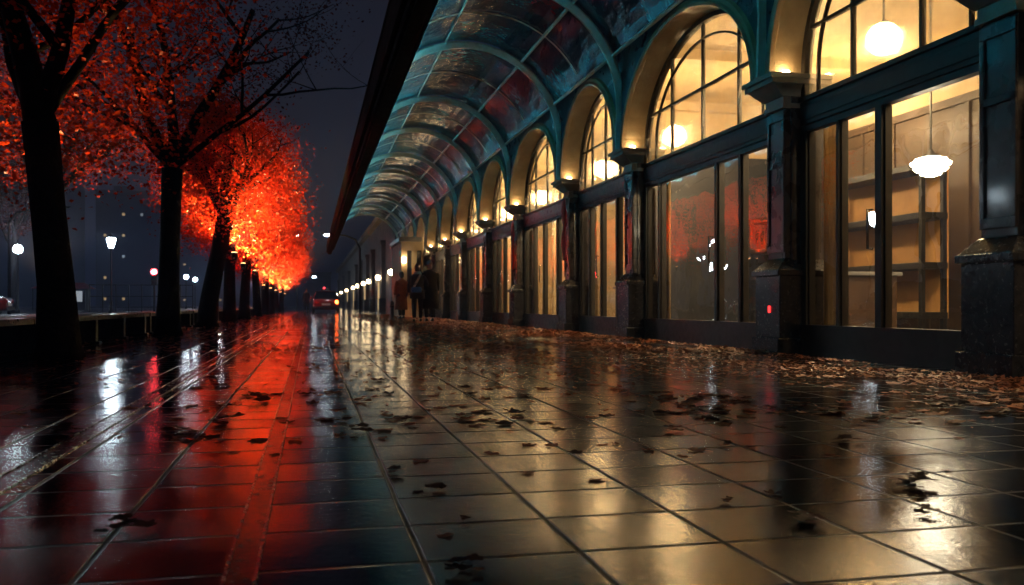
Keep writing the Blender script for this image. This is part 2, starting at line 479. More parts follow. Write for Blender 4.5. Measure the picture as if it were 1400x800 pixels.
for i in range(len(PY) - 1):
    ya, yb = PY[i] + HW, PY[i + 1] - HW
    c, a = (ya + yb) / 2, (yb - ya) / 2
    # stone reveal and archivolt
    ap = archpts(ya, yb)
    rv = MB()
    for k in range(len(ap) - 1):
        (y1, z1), (y2, z2) = ap[k], ap[k + 1]
        rv.add([(XW + .002, y1, z1), (XA + .09, y1, z1), (XA + .09, y2, z2), (XW + .002, y2, z2)], [(0, 1, 2, 3)])
    rings = []
    for k, (y, z) in enumerate(ap):
        t = PI * k / (len(ap) - 1)
        ny, nz_ = -math.cos(t), math.sin(t)
        pr = [(0.0, XW - .002), (0.0, XW - .055), (.03, XW - .07), (.06, XW - .045), (.11, XW - .045), (.13, XW - .002)]
        rings.append([(x, y + ny * o_, z + nz_ * o_) for (o_, x) in pr])
    rv.loft(rings)
    rv.build('arch_surround', M['stone'], bld)
    # arch window
    ga, gb = ya + .02, yb - .02
    fr = MB()
    def bar(pts, wd=.035, dp=.06, x=XA):
        for (p, q) in zip(pts[:-1], pts[1:]):
            d = Vector((0, q[0] - p[0], q[1] - p[1])).normalized(); nn = Vector((0, -d.z, d.y)) * wd / 2
            vs = []
            for (pp) in (p, q):
                for sx in (-1, 1):
                    for sn in (-1, 1):
                        vs.append((x + sx * dp / 2, pp[0] + nn.y * sn, pp[1] + nn.z * sn))
            fr.add(vs, [(0, 1, 3, 2), (4, 6, 7, 5), (0, 4, 5, 1), (2, 3, 7, 6), (0, 2, 6, 4), (1, 5, 7, 3)])
    ZR = 2.612
    og = archpts(ga, gb, .97)
    bar([(og[0][0], ZR)] + og + [(og[-1][0], ZR)], .06, .09)
    inn = archpts(ga, gb, .80)
    bar([(inn[0][0], ZR)] + inn + [(inn[-1][0], ZR)], .022, .04)
    zb = 3.30
    hy = a * .94 * math.sqrt(max(0, 1 - ((zb - ZS) / (ZA - ZS)) ** 2))
    bar([(c - hy, zb), (c + hy, zb)], .03, .05, XA + .004)
    for fx in ((-.5, 0, .5) if a > 1.4 else (-.36, .36)):
        yy = c + fx * a
        zt = ZS + (ZA - ZS) * .96 * math.sqrt(1 - (fx / .98) ** 2)
        bar([(yy, ZR), (yy, zt)], .03, .05, XA + .008)
    aw = fr.build('arched_window', M['frame'], bld)
    pn = MB()
    pts = [(og[0][0], ZR)] + og + [(og[-1][0], ZR)]
    pn.loft([[(XA + .010, y, z) for (y, z) in pts], [(XA + .016, y, z) for (y, z) in pts]])
    pn.build('pane', M['archglass'], aw)
    # transom and shopfront
    sf = MB()
    tb_ = MB(); tb_.box(XG - .06, XG + .08, ga, gb, 2.325, 2.56); tb_.box(XG - .085, XG + .06, ga, gb, 2.562, 2.61); tb_.box(XG - .072, XG - .062, ga + .1, gb - .1, 2.37, 2.51)
    to_ = tb_.build('transom', M['redpaint'] if i in (5, 7) else M['frame'], bld, bevel=.006)
    if i in (5, 7): to_['label'] = 'red painted transom board'
    sf.box(XG - .06, XG + .06, ga, gb, 0, .27)
    sf.box(XG - .075, XG + .05, ga, gb, .27, .30)
    sf.box(XG - .045, XG + .045, ga, gb, 2.26, 2.32)
    if i == 2: ups = [(7.46, .035), (6.84, .09)]
    elif i == 3: ups = [(11.86, .05), (10.04, .06), (9.42, .05)]
    else: ups = [(c - a * .45, .06), (c + a * .1, .04), (c + a * .55, .06)]
    ups += [(ga + .05, .1), (gb - .05, .1)]
    for (y, wd) in ups:
        sf.box(XG - .055, XG + .055, y - wd / 2, y + wd / 2, .27, 2.26)
        sf.box(XG - .03, XG + .03, y - wd / 2 - .025, y - wd / 2, .3, 2.26)
        sf.box(XG - .03, XG + .03, y + wd / 2, y + wd / 2 + .025, .3, 2.26)
    so = sf.build('shopfront', M['frame'], bld)
    pn = MB(); pn.add([(XG, ga, .28), (XG, gb, .28), (XG, gb, 2.30), (XG, ga, 2.30)], [(3, 2, 1, 0)])
    pn.build('pane', M['glass'], so, fix=False)
    hd = MB(); hy_ = ups[1][0] + .07
    hd.tube([(XG - .06, hy_, 1.0), (XG - .11, hy_, 1.0), (XG - .11, hy_, 1.35), (XG - .06, hy_, 1.35)], .011, 8)
    hd.build('door_handle', M['chrome'], so, smooth=True)
    cu = MB(); n = 26; cv = []
    for k in range(n + 1):
        yy = gb - .08 - .42 * k / n
        xx = XG + .16 + .03 * math.sin(k * 1.45)
        cv += [(xx, yy, .06), (xx, yy, 2.30)]
    cu.add(cv, [(2 * k, 2 * k + 2, 2 * k + 3, 2 * k + 1) for k in range(n)])
    co_ = cu.build('curtain', M['curtain'], bld, smooth=True)
    co_.modifiers.new('s', 'SOLIDIFY').thickness = .004
# porch that steps out of the front near the far end
pz, py0, py1, px0 = 3.1, 36.2, 40.2, 3.62
b = MB()
for (a_, c_, z0, z1) in ((px0, 3.86, 0, pz), (4.06, 4.26, 0, pz), (4.46, 4.52, 0, pz), (3.86, 4.06, 0, .9), (3.86, 4.06, 2.75, pz), (4.26, 4.46, 0, .9), (4.26, 4.46, 2.75, pz)):
    b.box(a_, c_, py0, py0 + .2, z0, z1)
b.box(px0, px0 + .2, py0 + .2, py1, 0, pz); b.box(px0, 4.52, py1, py1 + .2, 0, pz)
pw = b.build('porch_wall', M['plaster'], bld)
b = MB(); b.box(px0 - .1, 4.5, py0 - .1, py1 + .3, pz + .002, pz + .2); b.build('porch_roof', M['capital'], pw, bevel=.02)
for xx in (3.96, 4.36):
    b = MB(); b.box(xx - .098, xx + .098, py0 + .1, py0 + .14, .902, 2.748); b.build('porch_window', M['windark'], pw)
for (xx, zz) in ((3.72, 2.35),):
    b = MB(); b.lathe([(.03, -.14), (.075, -.1), (.075, .1), (.03, .14)], (xx, py0 - .12, zz), 12); b.build('porch_lamp', M['warm_far'], pw, smooth=True)
# pillars
pier0 = None
for i, y in enumerate(PY):
    p = MB()
    p.box(4.74, 5.2, y - .17, y + .17, .98, 2.52)
    for (za, zb_) in ((1.04, 1.12), (1.92, 1.98), (2.40, 2.50)):
        p.box(4.722, 4.74, y - .17, y + .17, za, zb_)
    p.box(4.722, 4.74, y - .17, y - .125, 1.12, 2.40); p.box(4.722, 4.74, y + .125, y + .17, 1.12, 2.40)
    p.box(4.80, 5.24, y - .19, y + .19, 0, ZS)          # core behind the shaft, closes to the glass line
    po = p.build('pillar', M['pier'], bld, bevel=.006)
    q = MB()
    q.box(4.60, 5.21, y - .27, y + .27, .0, .16); q.box(4.635, 5.2, y - .25, y + .25, .16, .80)
    q.frus((4.60, 5.2, y - .275, y + .275), (4.60, 5.2, y - .275, y + .275), .80, .86)
    q.frus((4.61, 5.2, y - .265, y + .265), (4.73, 5.2, y - .18, y + .18), .86, .98)
    q.build('pedestal', M['granite'], po, bevel=.008)
    q = MB()
    q.box(4.70, 5.2, y - .195, y + .195, 2.52, 2.57)
    q.frus((4.715, 5.2, y - .18, y + .18), (4.715, 5.2, y - .18, y + .18), 2.57, 2.64)
    q.frus((4.69, 5.2, y - .2, y + .2), (4.56, 5.2, y - .27, y + .27), 2.64, 2.75)
    q.box(4.53, 5.2, y - .29, y + .29, 2.75, 2.80); q.box(4.50, 5.2, y - .31, y + .31, 2.80, ZS)
    q.build('capital', M['capital'], po, bevel=.005)
    for sy in (-.25, .25):
        lm = MB(); lm.lathe([(.035, 0), (.04, .018), (.03, .03), (.01, .034)], (4.70, y + sy, ZS), 12)
        lm.build('lamp', M['reveal_fill'], po, smooth=True)  # added lamp, hidden by the capital, to brighten the arch reveal
    if i == 3:
        s_ = MB(); s_.lathe([(.012, 0), (.012, .07)], (4.628, y - .05, .42), 10)
        s_.build('marker_light', emis('marker_red', (1, .03, .03), 3), po)
# hall behind the windows
h = MB(); h.box(5.24, XB, PY[0], PY[-1], .002, .012); h.build('hall_floor', M['hallfloor'], bld)
h = MB(); h.box(5.26, XB, PY[0], PY[-1], 4.45, 4.6)
for y in PY: h.box(5.26, XB, y - .13, y + .13, 4.28, 4.449)
h.build('hall_ceiling', M['plaster'], bld)
h = MB(); h.box(XB, XB + .2, PY[0], PY[-1], 0, 4.6)
h.build('hall_back_wall', M['plaster'], bld)
h = MB(); h.box(XB - .05, XB - .002, PY[0], 23.9, .012, 3.4)
for k in range(31):
    y = PY[0] + k * .82
    h.box(XB - .08, XB - .05, y, y + .07, .012, 3.4)
h.box(XB - .1, XB - .002, PY[0], 23.9, 3.402, 3.52); h.build('hall_panelling', M['ochre'], bld)
for y in (PY[0], PY[-1] + .001):
    h = MB(); h.box(5.24, XB + .2, y - .1, y + .1, 0, 4.62); h.build('end_wall', M['plaster'], bld)
# partition walls part-way into the hall
for y in (15.98, 24.05, 31.6, 39.2):
    h = MB(); h.box(6.7, XB - .1, y - .06, y + .06, .012, 4.27); po_ = h.build('partition', M['plaster'], bld, bevel=.01)
    if y > 20: continue
    h = MB(); h.box(6.66, XB - .12, y - .09, y - .062, .012, 3.4); h.box(6.66, 6.698, y - .09, y + .09, .012, 3.4); h.build('panelling', M['slate'], po_)

# globe lamps hanging in the hall
gl_pos = [(6.0, 3.2), (6.0, 8.3), (6.0, 13.85), (6.0, 17.6), (6.0, 22.6), (6.0, 26.6), (6.0, 30.2), (6.0, 34.2), (6.0, 38.6), (6.0, 42.6), (6.0, 45.6)]
gl_lab = ['glowing globe lamp hanging in the hall beside the camera', 'large glowing globe lamp high in the nearest arched window',
          'bright globe lamp low in the second arched window from the right', 'globe lamp glowing in the third arched window, above the narrow panes',
          'globe lamp in the fourth arched window, above the red transom', 'globe lamp in the fifth arched window from the right',
          'globe lamp in the sixth arched window from the right', 'globe lamp in the seventh arched window from the right',
          'globe lamp in the eighth arched window, near the couple', 'small globe lamp in the second farthest arched window',
          'smallest globe lamp, in the farthest arched window']
def globe(x, y, lab, z=3.36, r=.17):
    t = thing('globe_lamp', lab, 'lamp', (x, y, z - r), 0, 'globe lamps hanging in the arcade hall')
    b = MB(); b.ball((x, y, z), r, 14); b.build('globe', M['globe'], t, smooth=True)
    b = MB(); b.tube([(x, y, z + r - .01), (x, y, 4.44)], .012, 8); b.lathe([(.06, 0), (.05, .03), (.02, .05)], (x, y, z + r - .02), 14)
    b.build('rod', M['iron'], t)
for i, (x, y) in enumerate(gl_pos): globe(x, y, gl_lab[i])
for (x, y, lab) in ((8.0, 12.4, 'faint globe lamp deep in the hall behind the second arched window'), (7.9, 5.6, 'globe lamp deep in the hall behind the nearest shopfront')):
    globe(x, y, lab, 3.5, .15)
# pendant lantern in the nearest shopfront
t = thing('pendant_lantern', 'wide tiered pendant lantern glowing white behind the nearest tall shop pane', 'lamp', (6.5, 8.2, 1.85))
b = MB()
b.lathe([(.04, .0), (.10, .02), (.115, .05), (.15, .06), (.175, .085), (.165, .115), (.20, .125), (.205, .15), (.17, .165), (.16, .19), (.08, .21)], (6.5, 8.2, 1.88), 28); b.build('diffuser', M['lantern'], t, smooth=True)
b = MB(); b.lathe([(.10, .212), (.10, .222), (.05, .25), (.03, .27), (.012, .3), (.012, 2.4)], (6.5, 8.2, 1.88), 20); b.lathe([(.207, .132), (.211, .138), (.207, .144)], (6.5, 8.2, 1.88), 28)
b.build('shade', M['iron'], t, smooth=True)

# display shelves and counters in the hall
def shelf_unit(x, y, rz, lab, nz=4, L=2.2, H=2.0):
    t = thing('display_shelf', lab, 'shelf', (x, y, .012), rz, 'display shelves in the hall')
    b = MB()
    for sy in (-L / 2, L / 2 - .06):
        for sx in (-.2, .14): b.box(sx, sx + .06, sy, sy + .06, 0, H)
    b.build('upright', M['iron'], t, local=True)
    for k in range(nz):
        z = .3 + k * (H - .35) / (nz - 1)
        b = MB(); b.box(-.21, .21, -L / 2 - .01, L / 2 + .01, z, z + .09); b.build('shelf_board', M['iron'], t, local=True, bevel=.005)
    b = MB(); b.box(.206, .225, -L / 2, L / 2, .3, H); b.build('back_panel', M['amber'], t, local=True)  # bright amber colour stands in for lamplight on the backing
    return t
shelf_unit(8.3, 11.6, 0, 'dark open shelf unit standing in the hall behind the nearest shopfront', 4, 2.4, 2.4)
shelf_unit(8.5, 14.4, 0, 'dark open shelf unit in the hall behind the second arched window', 4, 2.4, 2.1)
shelf_unit(8.4, 20.0, 0, 'dark open shelf unit in the hall beyond the white partition', 4, 2.4, 2.1)
def counter(x, y, lab):
    t = thing('shop_counter', lab, 'counter', (x, y, .012), 0, 'shop counters in the hall')
    b = MB(); b.box(-.35, .35, -1.0, 1.0, .08, .86); b.box(-.3, .3, -.95, .95, 0, .08)
    for k in range(5): b.box(-.365, -.35, -.97 + k * .39, -.97 + k * .39 + .34, .14, .8)
    b.build('cabinet', M['wood'], t, local=True, bevel=.008)
    b = MB(); b.box(-.4, .4, -1.05, 1.05, .86, .91); b.build('counter_top', M['kerb'], t, local=True, bevel=.01)
counter(7.0, 10.9, 'panelled shop counter with pale top behind the second shopfront')
counter(7.2, 18.2, 'panelled shop counter with pale top beyond the first partition')

# red cloths added on two pillars, standing in for mirrored red trees
for (y, lab) in ((15.98, 'narrow red cloth added for the red reflection on the fourth pillar from the right'), (20.3, 'narrow red cloth added for the red reflection on the pillar past the red shopfront')):
    t = thing('reflection_cloth', lab, 'banner', (4.66, y, 1.35), 0, 'red cloths added for reflections on the pillars')
    b = MB(); n = 14
    vs = []
    for k in range(n + 1):
        z = 1.35 + 1.15 * k / n
        for s in (-1, 1):
            vs.append((4.665 + .012 * math.sin(k * .9 + s), y + s * .13, z))
    b.add(vs, [(2 * k, 2 * k + 1, 2 * k + 3, 2 * k + 2) for k in range(n)])
    o = b.build('cloth', M['redcloth'], t, smooth=True); so = o.modifiers.new('s', 'SOLIDIFY'); so.thickness = .006
    b = MB(); b.tube([(4.665, y - .16, 2.5), (4.665, y + .16, 2.5)], .012, 8); b.tube([(4.665, y, 2.5), (4.73, y, 2.5)], .01, 8)
    b.build('rod', M['iron'], t)

# ------------------------------------------------------------------ glass canopy
cx, cz, CR = 2.80, 3.50, 1.86
can = thing('glass_canopy', 'barrel vaulted teal glass canopy on thin steel ribs along the arcade', 'canopy', (cx, 22, 2.85))
CY = PY[1:]
def vp(t, r, y): return (cx - r * math.cos(t), y, cz + r * math.sin(t))
for i, y in enumerate(CY):
    b = MB(); n = 40
    rings = []
    path = [(cx - CR, 3.3)] + [(cx - CR * math.cos(PI * k / n), cz + CR * math.sin(PI * k / n)) for k in range(n + 1)] + [(cx + CR - .01, 3.2), (cx + CR - .02, 2.86)]
    for k, (x, z) in enumerate(path):
        x0, z0 = path[max(k - 1, 0)]; x1, z1 = path[min(k + 1, len(path) - 1)]
        d = Vector((x1 - x0, 0, z1 - z0)).normalized(); nn = Vector((d.z, 0, -d.x))
        pr = [(-.045, -.012), (-.045, .012), (-.02, .035), (.02, .035), (.045, .012), (.045, -.07), (.02, -.10), (-.02, -.10)]
        rings.append([(x + nn.x * (.03 - q[1]), y + q[0], z + nn.z * (.03 - q[1])) for q in pr])
    b.loft(rings)
    # round tie ring under the crown, as on old station roofs
    b.build('rib', M['rib'], can, smooth=False, bevel=.004)
NA = 10
for i in range(len(CY) - 1):
    ya, yb = CY[i] + .032, CY[i + 1] - .032
    b = MB()
    # light glazing bars
    y = (ya + yb) / 2
    b.tube([vp(PI * j / 36, CR - .004, y) for j in range(0, 31)], .012, 6)
    b.build('glazing_bar', M['rib'], can, smooth=True)
    gp = MB(); rnd = random.Random(i * 7 + 3); TA = PI * .86
    for j in range(NA):
        for k in range(3):
            t0, t1 = TA * j / NA, TA * (j + 1) / NA
            y0, y1 = ya + (yb - ya) * k / 3, ya + (yb - ya) * (k + 1) / 3
            if j < 5: mi = 0 if rnd.random() < .85 else 1
            elif j in (6, 7): mi = rnd.choice([2, 3, 1, 0, 1])
            else: mi = 1 if rnd.random() < .7 else 0
            for q in range(3):
                a0, a1 = t0 + (t1 - t0) * q / 3, t0 + (t1 - t0) * (q + 1) / 3
                gp.add([vp(a0, CR + .02, y0), vp(a1, CR + .02, y0), vp(a1, CR + .02, y1), vp(a0, CR + .02, y1)], [(0, 1, 2, 3)], mi)
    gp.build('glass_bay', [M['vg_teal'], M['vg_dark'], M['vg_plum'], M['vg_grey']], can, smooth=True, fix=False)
for j in (2, 5, 8, 10):
    t_ = PI * .86 * j / NA
    p = vp(t_, CR - .012, 0)
    b = MB(); r_ = .028 if j in (8, 10) else .016
    b.tube([(p[0], CY[0], p[2]), (p[0], CY[-1], p[2])], r_, 8); b.build('purlin', M['rib'], can, smooth=True)
b = MB(); b.box(cx - CR - .09, cx - CR + .05, CY[0] - .1, CY[-1] + .1, 3.16, 3.48); b.box(cx - CR - .05, cx - CR + .09, CY[0] - .1, CY[-1] + .1, 3.14, 3.158)
b.box(cx - CR + .052, cx - CR + .21, CY[0], CY[-1], 3.37, 3.40); b.box(cx - CR + .212, cx - CR + .228, CY[0], CY[-1], 3.36, 3.54)  # tray and lip added to hide the cyan strip and screen it
b.build('edge_beam', M['beam'], can, bevel=.006)
b = MB(); b.box(cx - CR - .15, cx - CR - .092, CY[0] - .1, CY[-1] + .1, 3.24, 3.58); b.box(cx - CR - .165, cx - CR - .095, CY[0] - .1, CY[-1] + .1, 3.582, 3.62)
b.build('gutter', M['beam'], can, bevel=.01)
for i in range(len(CY) - 1):
    b = MB(); b.box(cx - CR + .12, cx - CR + .17, CY[i] + .1, CY[i + 1] - .1, 3.402, 3.425)
    b.build('fill_strip', M['cyan_fill'], can)  # unseen strip added to wash the vault in teal

# ------------------------------------------------------------------ far colonnade beyond the arcade
fb = thing('colonnade_building', 'dark stone colonnade with a row of small wall lamps beyond the canopy', 'building', (5, 100, 0))
b = MB(); b.box(4.9, 9.5, 47.2, 165, 0, 6.4); b.box(4.5, 9.6, 47.2, 165, 6.402, 6.8); b.build('wall', M['facade_far'], fb)
FY = [50, 60, 70, 77, 87, 96, 114, 134, 158]
for y in FY:
    b = MB(); b.box(4.62, 4.9, y - .4, y + .4, .95, 4.6); b.box(4.55, 4.9, y - .5, y + .5, 4.602, 4.85)
    p = b.build('pillar', M['facade_far'], fb)
    b = MB(); b.box(4.5, 4.9, y - .5, y + .5, 0, .95); b.build('pedestal', M['granite'], p)
    b = MB(); b.ball((4.42, y, 2.35), .17, 10); b.build('lamp', M['warm_far'], p, smooth=True)
    b = MB(); b.tube([(4.62, y, 2.1), (4.42, y, 2.1), (4.42, y, 2.22)], .03, 6); b.build('bracket', M['iron'], p)
for (y, w_) in ((65, 1.2), (82, 1.2), (104, 1.6), (122, 1.6)):
    b = MB(); b.box(4.86, 4.898, y, y + w_, .1, 2.3); b.build('lit_door', M['winlit'], fb)

# ------------------------------------------------------------------ trees
def make_tree(seed, fork=2.2, top=5.8, rad=.16, lean=(0, 0), cr=2.1, zlo=1.9, leaves=11000, lsz=.06, mat='leaf_red', limbs=None, cbias=(0, 0)):
    """trunk and crown meshes around the origin"""
    rnd = random.Random(seed)
    tr = MB()
    tips = []
    def jit(s): return Vector((rnd.uniform(-s, s), rnd.uniform(-s, s), rnd.uniform(-s, s)))
    base = [Vector((0, 0, -.05)), Vector((0, 0, .12)), Vector((lean[0] * .15, lean[1] * .15, .7)), Vector((lean[0] * .55, lean[1] * .55, fork * .62)), Vector((lean[0], lean[1], fork))]
    tr.tube(base, [rad * 1.55, rad * 1.2, rad, rad * .92, rad * .98], 12)
    def grow(p, d, L, r, lev):
        n = 6
        pts, rr = [p.copy()], [r]
        q = p.copy(); dd = d.normalized()
        for i in range(n):
            dd = (dd + jit(.16) + Vector((0, 0, .05))).normalized()
            q = q + dd * (L / n)
            pts.append(q.copy()); rr.append(r * (1 - .62 * (i + 1) / n))
        tr.tube(pts, rr, 8 if lev < 2 else 5)
        tips.extend(pts[2:])
        if lev < 3:
            for k in range(3 if lev == 0 else rnd.choice((2, 3))):
                i = rnd.randint(2, n)
                a = rnd.uniform(0, 2 * PI)
                side = Vector((math.cos(a), math.sin(a), rnd.uniform(-.1, .5)))
                grow(pts[i], (dd * .6 + side).normalized(), L * rnd.uniform(.5, .75), rr[i] * .7, lev + 1)
    f = base[-1]
    if limbs is None:
        limbs = []
        a0 = rnd.uniform(0, 6)
        for k in range(4):
            a = a0 + k * PI / 2 + rnd.uniform(-.3, .3)
            limbs.append((math.cos(a) * .55, math.sin(a) * .55, 1, .62))
        limbs.append((0, 0, 1, .7))
    for (dx, dy, dz, rf) in limbs:
        grow(f, Vector((dx, dy, dz)), (top - fork) * .62, rad * rf, 0)
    # leaf clumps spread round the twigs and through an uneven crown
    cb = MB(); vs, fs = [], []
    cc = Vector((lean[0] + cbias[0], lean[1] + cbias[1], (top + zlo) / 2)); hz = (top - zlo) / 2
    nclump = leaves // 26
    made = 0; guard = 0
    while made < nclump and guard < nclump * 30:
        guard += 1
        if rnd.random() < .5 and tips:
            c = rnd.choice(tips) + jit(.35)
        else:
            u = Vector((rnd.gauss(0, 1), rnd.gauss(0, 1), rnd.gauss(0, 1))).normalized() * rnd.uniform(.35, 1) ** .5
            c = cc + Vector((u.x * cr, u.y * cr, u.z * hz))
        e = (c - cc)
        q = (e.x / cr) ** 2 + (e.y / cr) ** 2 + (e.z / hz) ** 2
        wob = 1 + .38 * mnoise.noise(c * .9 + Vector((seed, 0, 0)))
        if q > wob * 1.1: continue
        if mnoise.noise(c * 1.35 + Vector((seed * 3.1, 5, 2))) < -.12: continue
        made += 1
        cr_ = rnd.uniform(.16, .36)
        for k in range(26):
            p = c + Vector((rnd.gauss(0, cr_), rnd.gauss(0, cr_), rnd.gauss(0, cr_ * .55)))
            s = lsz * rnd.uniform(.6, 1.25)
            a = Vector((rnd.uniform(-1, 1), rnd.uniform(-1, 1), rnd.uniform(-.7, .3))).normalized()
            bb = a.cross(Vector((rnd.uniform(-1, 1), rnd.uniform(-1, 1), rnd.uniform(-1, 1)))).normalized()
            n0 = a.cross(bb) * s * .12
            i0 = len(vs)
            vs += [p - a * s * .5, p + bb * s * .36 + n0, p + a * s * .55, p - bb * s * .36 + n0]
            fs.append((i0, i0 + 1, i0 + 2, i0 + 3))
    cb.v = [tuple(x) for x in vs]; cb.f = fs; cb.m = [0] * len(fs)
    return tr, cb
def plant(name, label, loc, tr, cb, mat, group, trunkmat='bark'):
    t = thing(name, label, 'tree', loc, 0, group)
    a = tr.build('trunk', M[trunkmat], t, smooth=True, local=True)
    c = cb.build('crown', M[mat], t, local=True, fix=False)
    return t
TXR = -2.3
G1 = 'red leaved trees lining the plaza'
tr, cb = make_tree(3, 2.2, 5.6, .165, (-.16, 0), 2.7, 1.5, 24000, .062, limbs=[(.32, -.05, 1, .62), (-.12, .1, 1, .85), (-.35, .5, 1, .5), (.5, .3, 1.0, .36)], cbias=(-.9, 1.7))
plant('tree', 'nearest tree on the left, thick black trunk forking under red leaves', (TXR, 8.95, 0), tr, cb, 'leaf_red', G1)
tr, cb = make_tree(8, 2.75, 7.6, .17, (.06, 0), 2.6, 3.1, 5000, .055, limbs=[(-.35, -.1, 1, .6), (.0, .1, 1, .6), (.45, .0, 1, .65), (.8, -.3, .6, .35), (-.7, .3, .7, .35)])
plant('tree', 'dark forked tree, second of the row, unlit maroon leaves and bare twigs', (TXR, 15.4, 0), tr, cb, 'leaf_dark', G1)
t3, c3 = make_tree(21, 2.5, 5.3, .2, (.38, .2), 1.55, 1.9, 26000, .062)
plant('tree', 'leaning tree with a glowing red crown, third of the row', (TXR, 21.0, 0), t3, c3, 'leaf_red', G1)
t4, c4 = make_tree(34, 2.3, 5.7, .17, (.0, .1), 1.95, 1.8, 26000, .075)
p4 = plant('tree', 'straight tree with orange red crown right behind the leaning one', (TXR, 26.6, 0), t4, c4, 'leaf_red', G1)
t5, c5 = make_tree(47, 2.2, 5.6, .17, (.1, 0), 2.1, 1.7, 26000, .085)
p5 = plant('tree', 'fifth tree of the row, trunk beside the white street lamp', (TXR, 32.3, 0), t5, c5, 'leaf_red', G1)
dup(p4, (TXR, 40, 0), 2.0, 'sixth tree of the row, slim trunk under bright orange leaves')
dup(p5, (TXR, 47, 0), 1.1, 'seventh tree of the row, brightest orange crown on the street side')
dup(p4, (TXR, 54, 0), 4.0, 'eighth tree of the row, low orange crown towards the street')
dup(p5, (TXR, 62, 0), 3.0, 'ninth tree of the row, small in the distance before the taxi')
dup(p4, (TXR, 72, 0), 5.2, 'tenth and farthest lit tree at the end of the row')
G2 = 'trees across the road'
t7, c7 = make_tree(71, 4.4, 9.5, .24, (.2, 0), 3.4, 4.6, 11000, .12)
plant('tree', 'tree with a reddish trunk across the road behind the nearest tree', (-8.8, 32.8, -.12), t7, c7, 'leaf_red', G2)
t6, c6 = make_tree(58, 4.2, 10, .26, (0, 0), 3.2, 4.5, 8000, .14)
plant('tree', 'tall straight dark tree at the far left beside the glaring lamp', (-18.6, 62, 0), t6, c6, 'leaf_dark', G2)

# tree uplights (real fixtures on the ground behind each trunk)
GU = 'spot lamps lighting the trees'
def uplight(x, y, power, lab, ty, spot=R(125), z0=1.25):
    t = thing('tree_spotlight', lab, 'spotlight', (x, y, z0), 0, GU)
    b = MB(); b.lathe([(.04, -.05), (.07, 0), (.08, .10), (.085, .13)], (x, y, z0), 14); b.build('housing', M['iron'], t, smooth=True)
    b = MB(); b.lathe([(.075, .131), (.06, .142), (.02, .145)], (x, y, z0), 14); b.build('lens', M['uplens'], t, smooth=True)
    b = MB(); b.tube([(x, y, z0 + .02), (x - .02, ty + .08, z0 - .08)] if z0 > .5 else [(x - .09, y, 0), (x - .09, y, z0 + .05), (x + .09, y, z0 + .05), (x + .09, y, 0)], .018, 6); b.build('bracket', M['iron'], t, smooth=True)
    l = lamp('SPOT', 'spot_lamp', t, (x, y, z0 + .22), power, (1, .58, .20), .06)
    l.data.spot_size = spot; l.data.spot_blend = .6
    l.rotation_euler = (PI, 0, 0)
uplight(-2.40, 9.24, 85, 'spot lamp clamped behind the nearest trunk', 8.95)
uplight(-1.75, 21.55, 1500, 'spot lamp clamped behind the leaning trunk', 21.1, R(135), 1.6)
uplight(-1.95, 27.05, 1900, 'spot lamp clamped behind the fourth trunk of the row', 26.6, R(135), 1.6)
uplight(-1.95, 32.75, 2200, 'spot lamp clamped behind the fifth trunk of the row', 32.3, R(135), 1.6)
uplight(-2.05, 40.4, 2600, 'spot lamp clamped behind the sixth trunk of the row', 40)
uplight(-2.05, 47.4, 3000, 'spot lamp clamped behind the seventh trunk of the row', 47)
uplight(-2.05, 54.4, 3400, 'spot lamp clamped behind the eighth trunk of the row', 54)
uplight(-2.05, 62.4, 3400, 'spot lamp clamped behind the ninth trunk of the row', 62)
uplight(-2.05, 72.4, 3400, 'spot lamp clamped behind the farthest trunk of the row', 72)
uplight(-9.1, 33.4, 1500, 'spot lamp clamped to the tree across the road', 32.9)

# ------------------------------------------------------------------ benches
GB = 'long low timber benches along the tree row'
b0 = thing('bench', 'long low dark bench beside the nearest tree', 'bench', (-2.85, 7.2, 0), 0, GB)
for k in range(3):
    b = MB(); b.box(-.23 + k * .16, -.09 + k * .16, -2.7, 2.7, .31, .37); b.build('seat_board', M['benchwood'], b0, local=True, bevel=.006)
for y in (-2.5, -.85, .85, 2.5):
    b = MB(); b.box(-.2, .2, y - .06, y + .06, .0, .31); b.box(-.24, .24, y - .075, y + .075, .0, .04); b.build('leg', M['iron'], b0, local=True, bevel=.006)
for (y, lab) in ((1.4, 'long low dark bench at the near left, beside the camera'), (12.9, 'long low dark bench between the first two trunks'), (18.4, 'long low dark bench beside the second trunk'), (24.0, 'long low dark bench behind the leaning tree'),
                 (29.6, 'long low dark bench by the fourth tree'), (35.4, 'long low dark bench by the fifth tree'), (42.0, 'long low dark bench by the sixth tree'), (49.0, 'farthest long low dark bench of the row')):
    dup(b0, (-2.85, y, 0), None, lab)

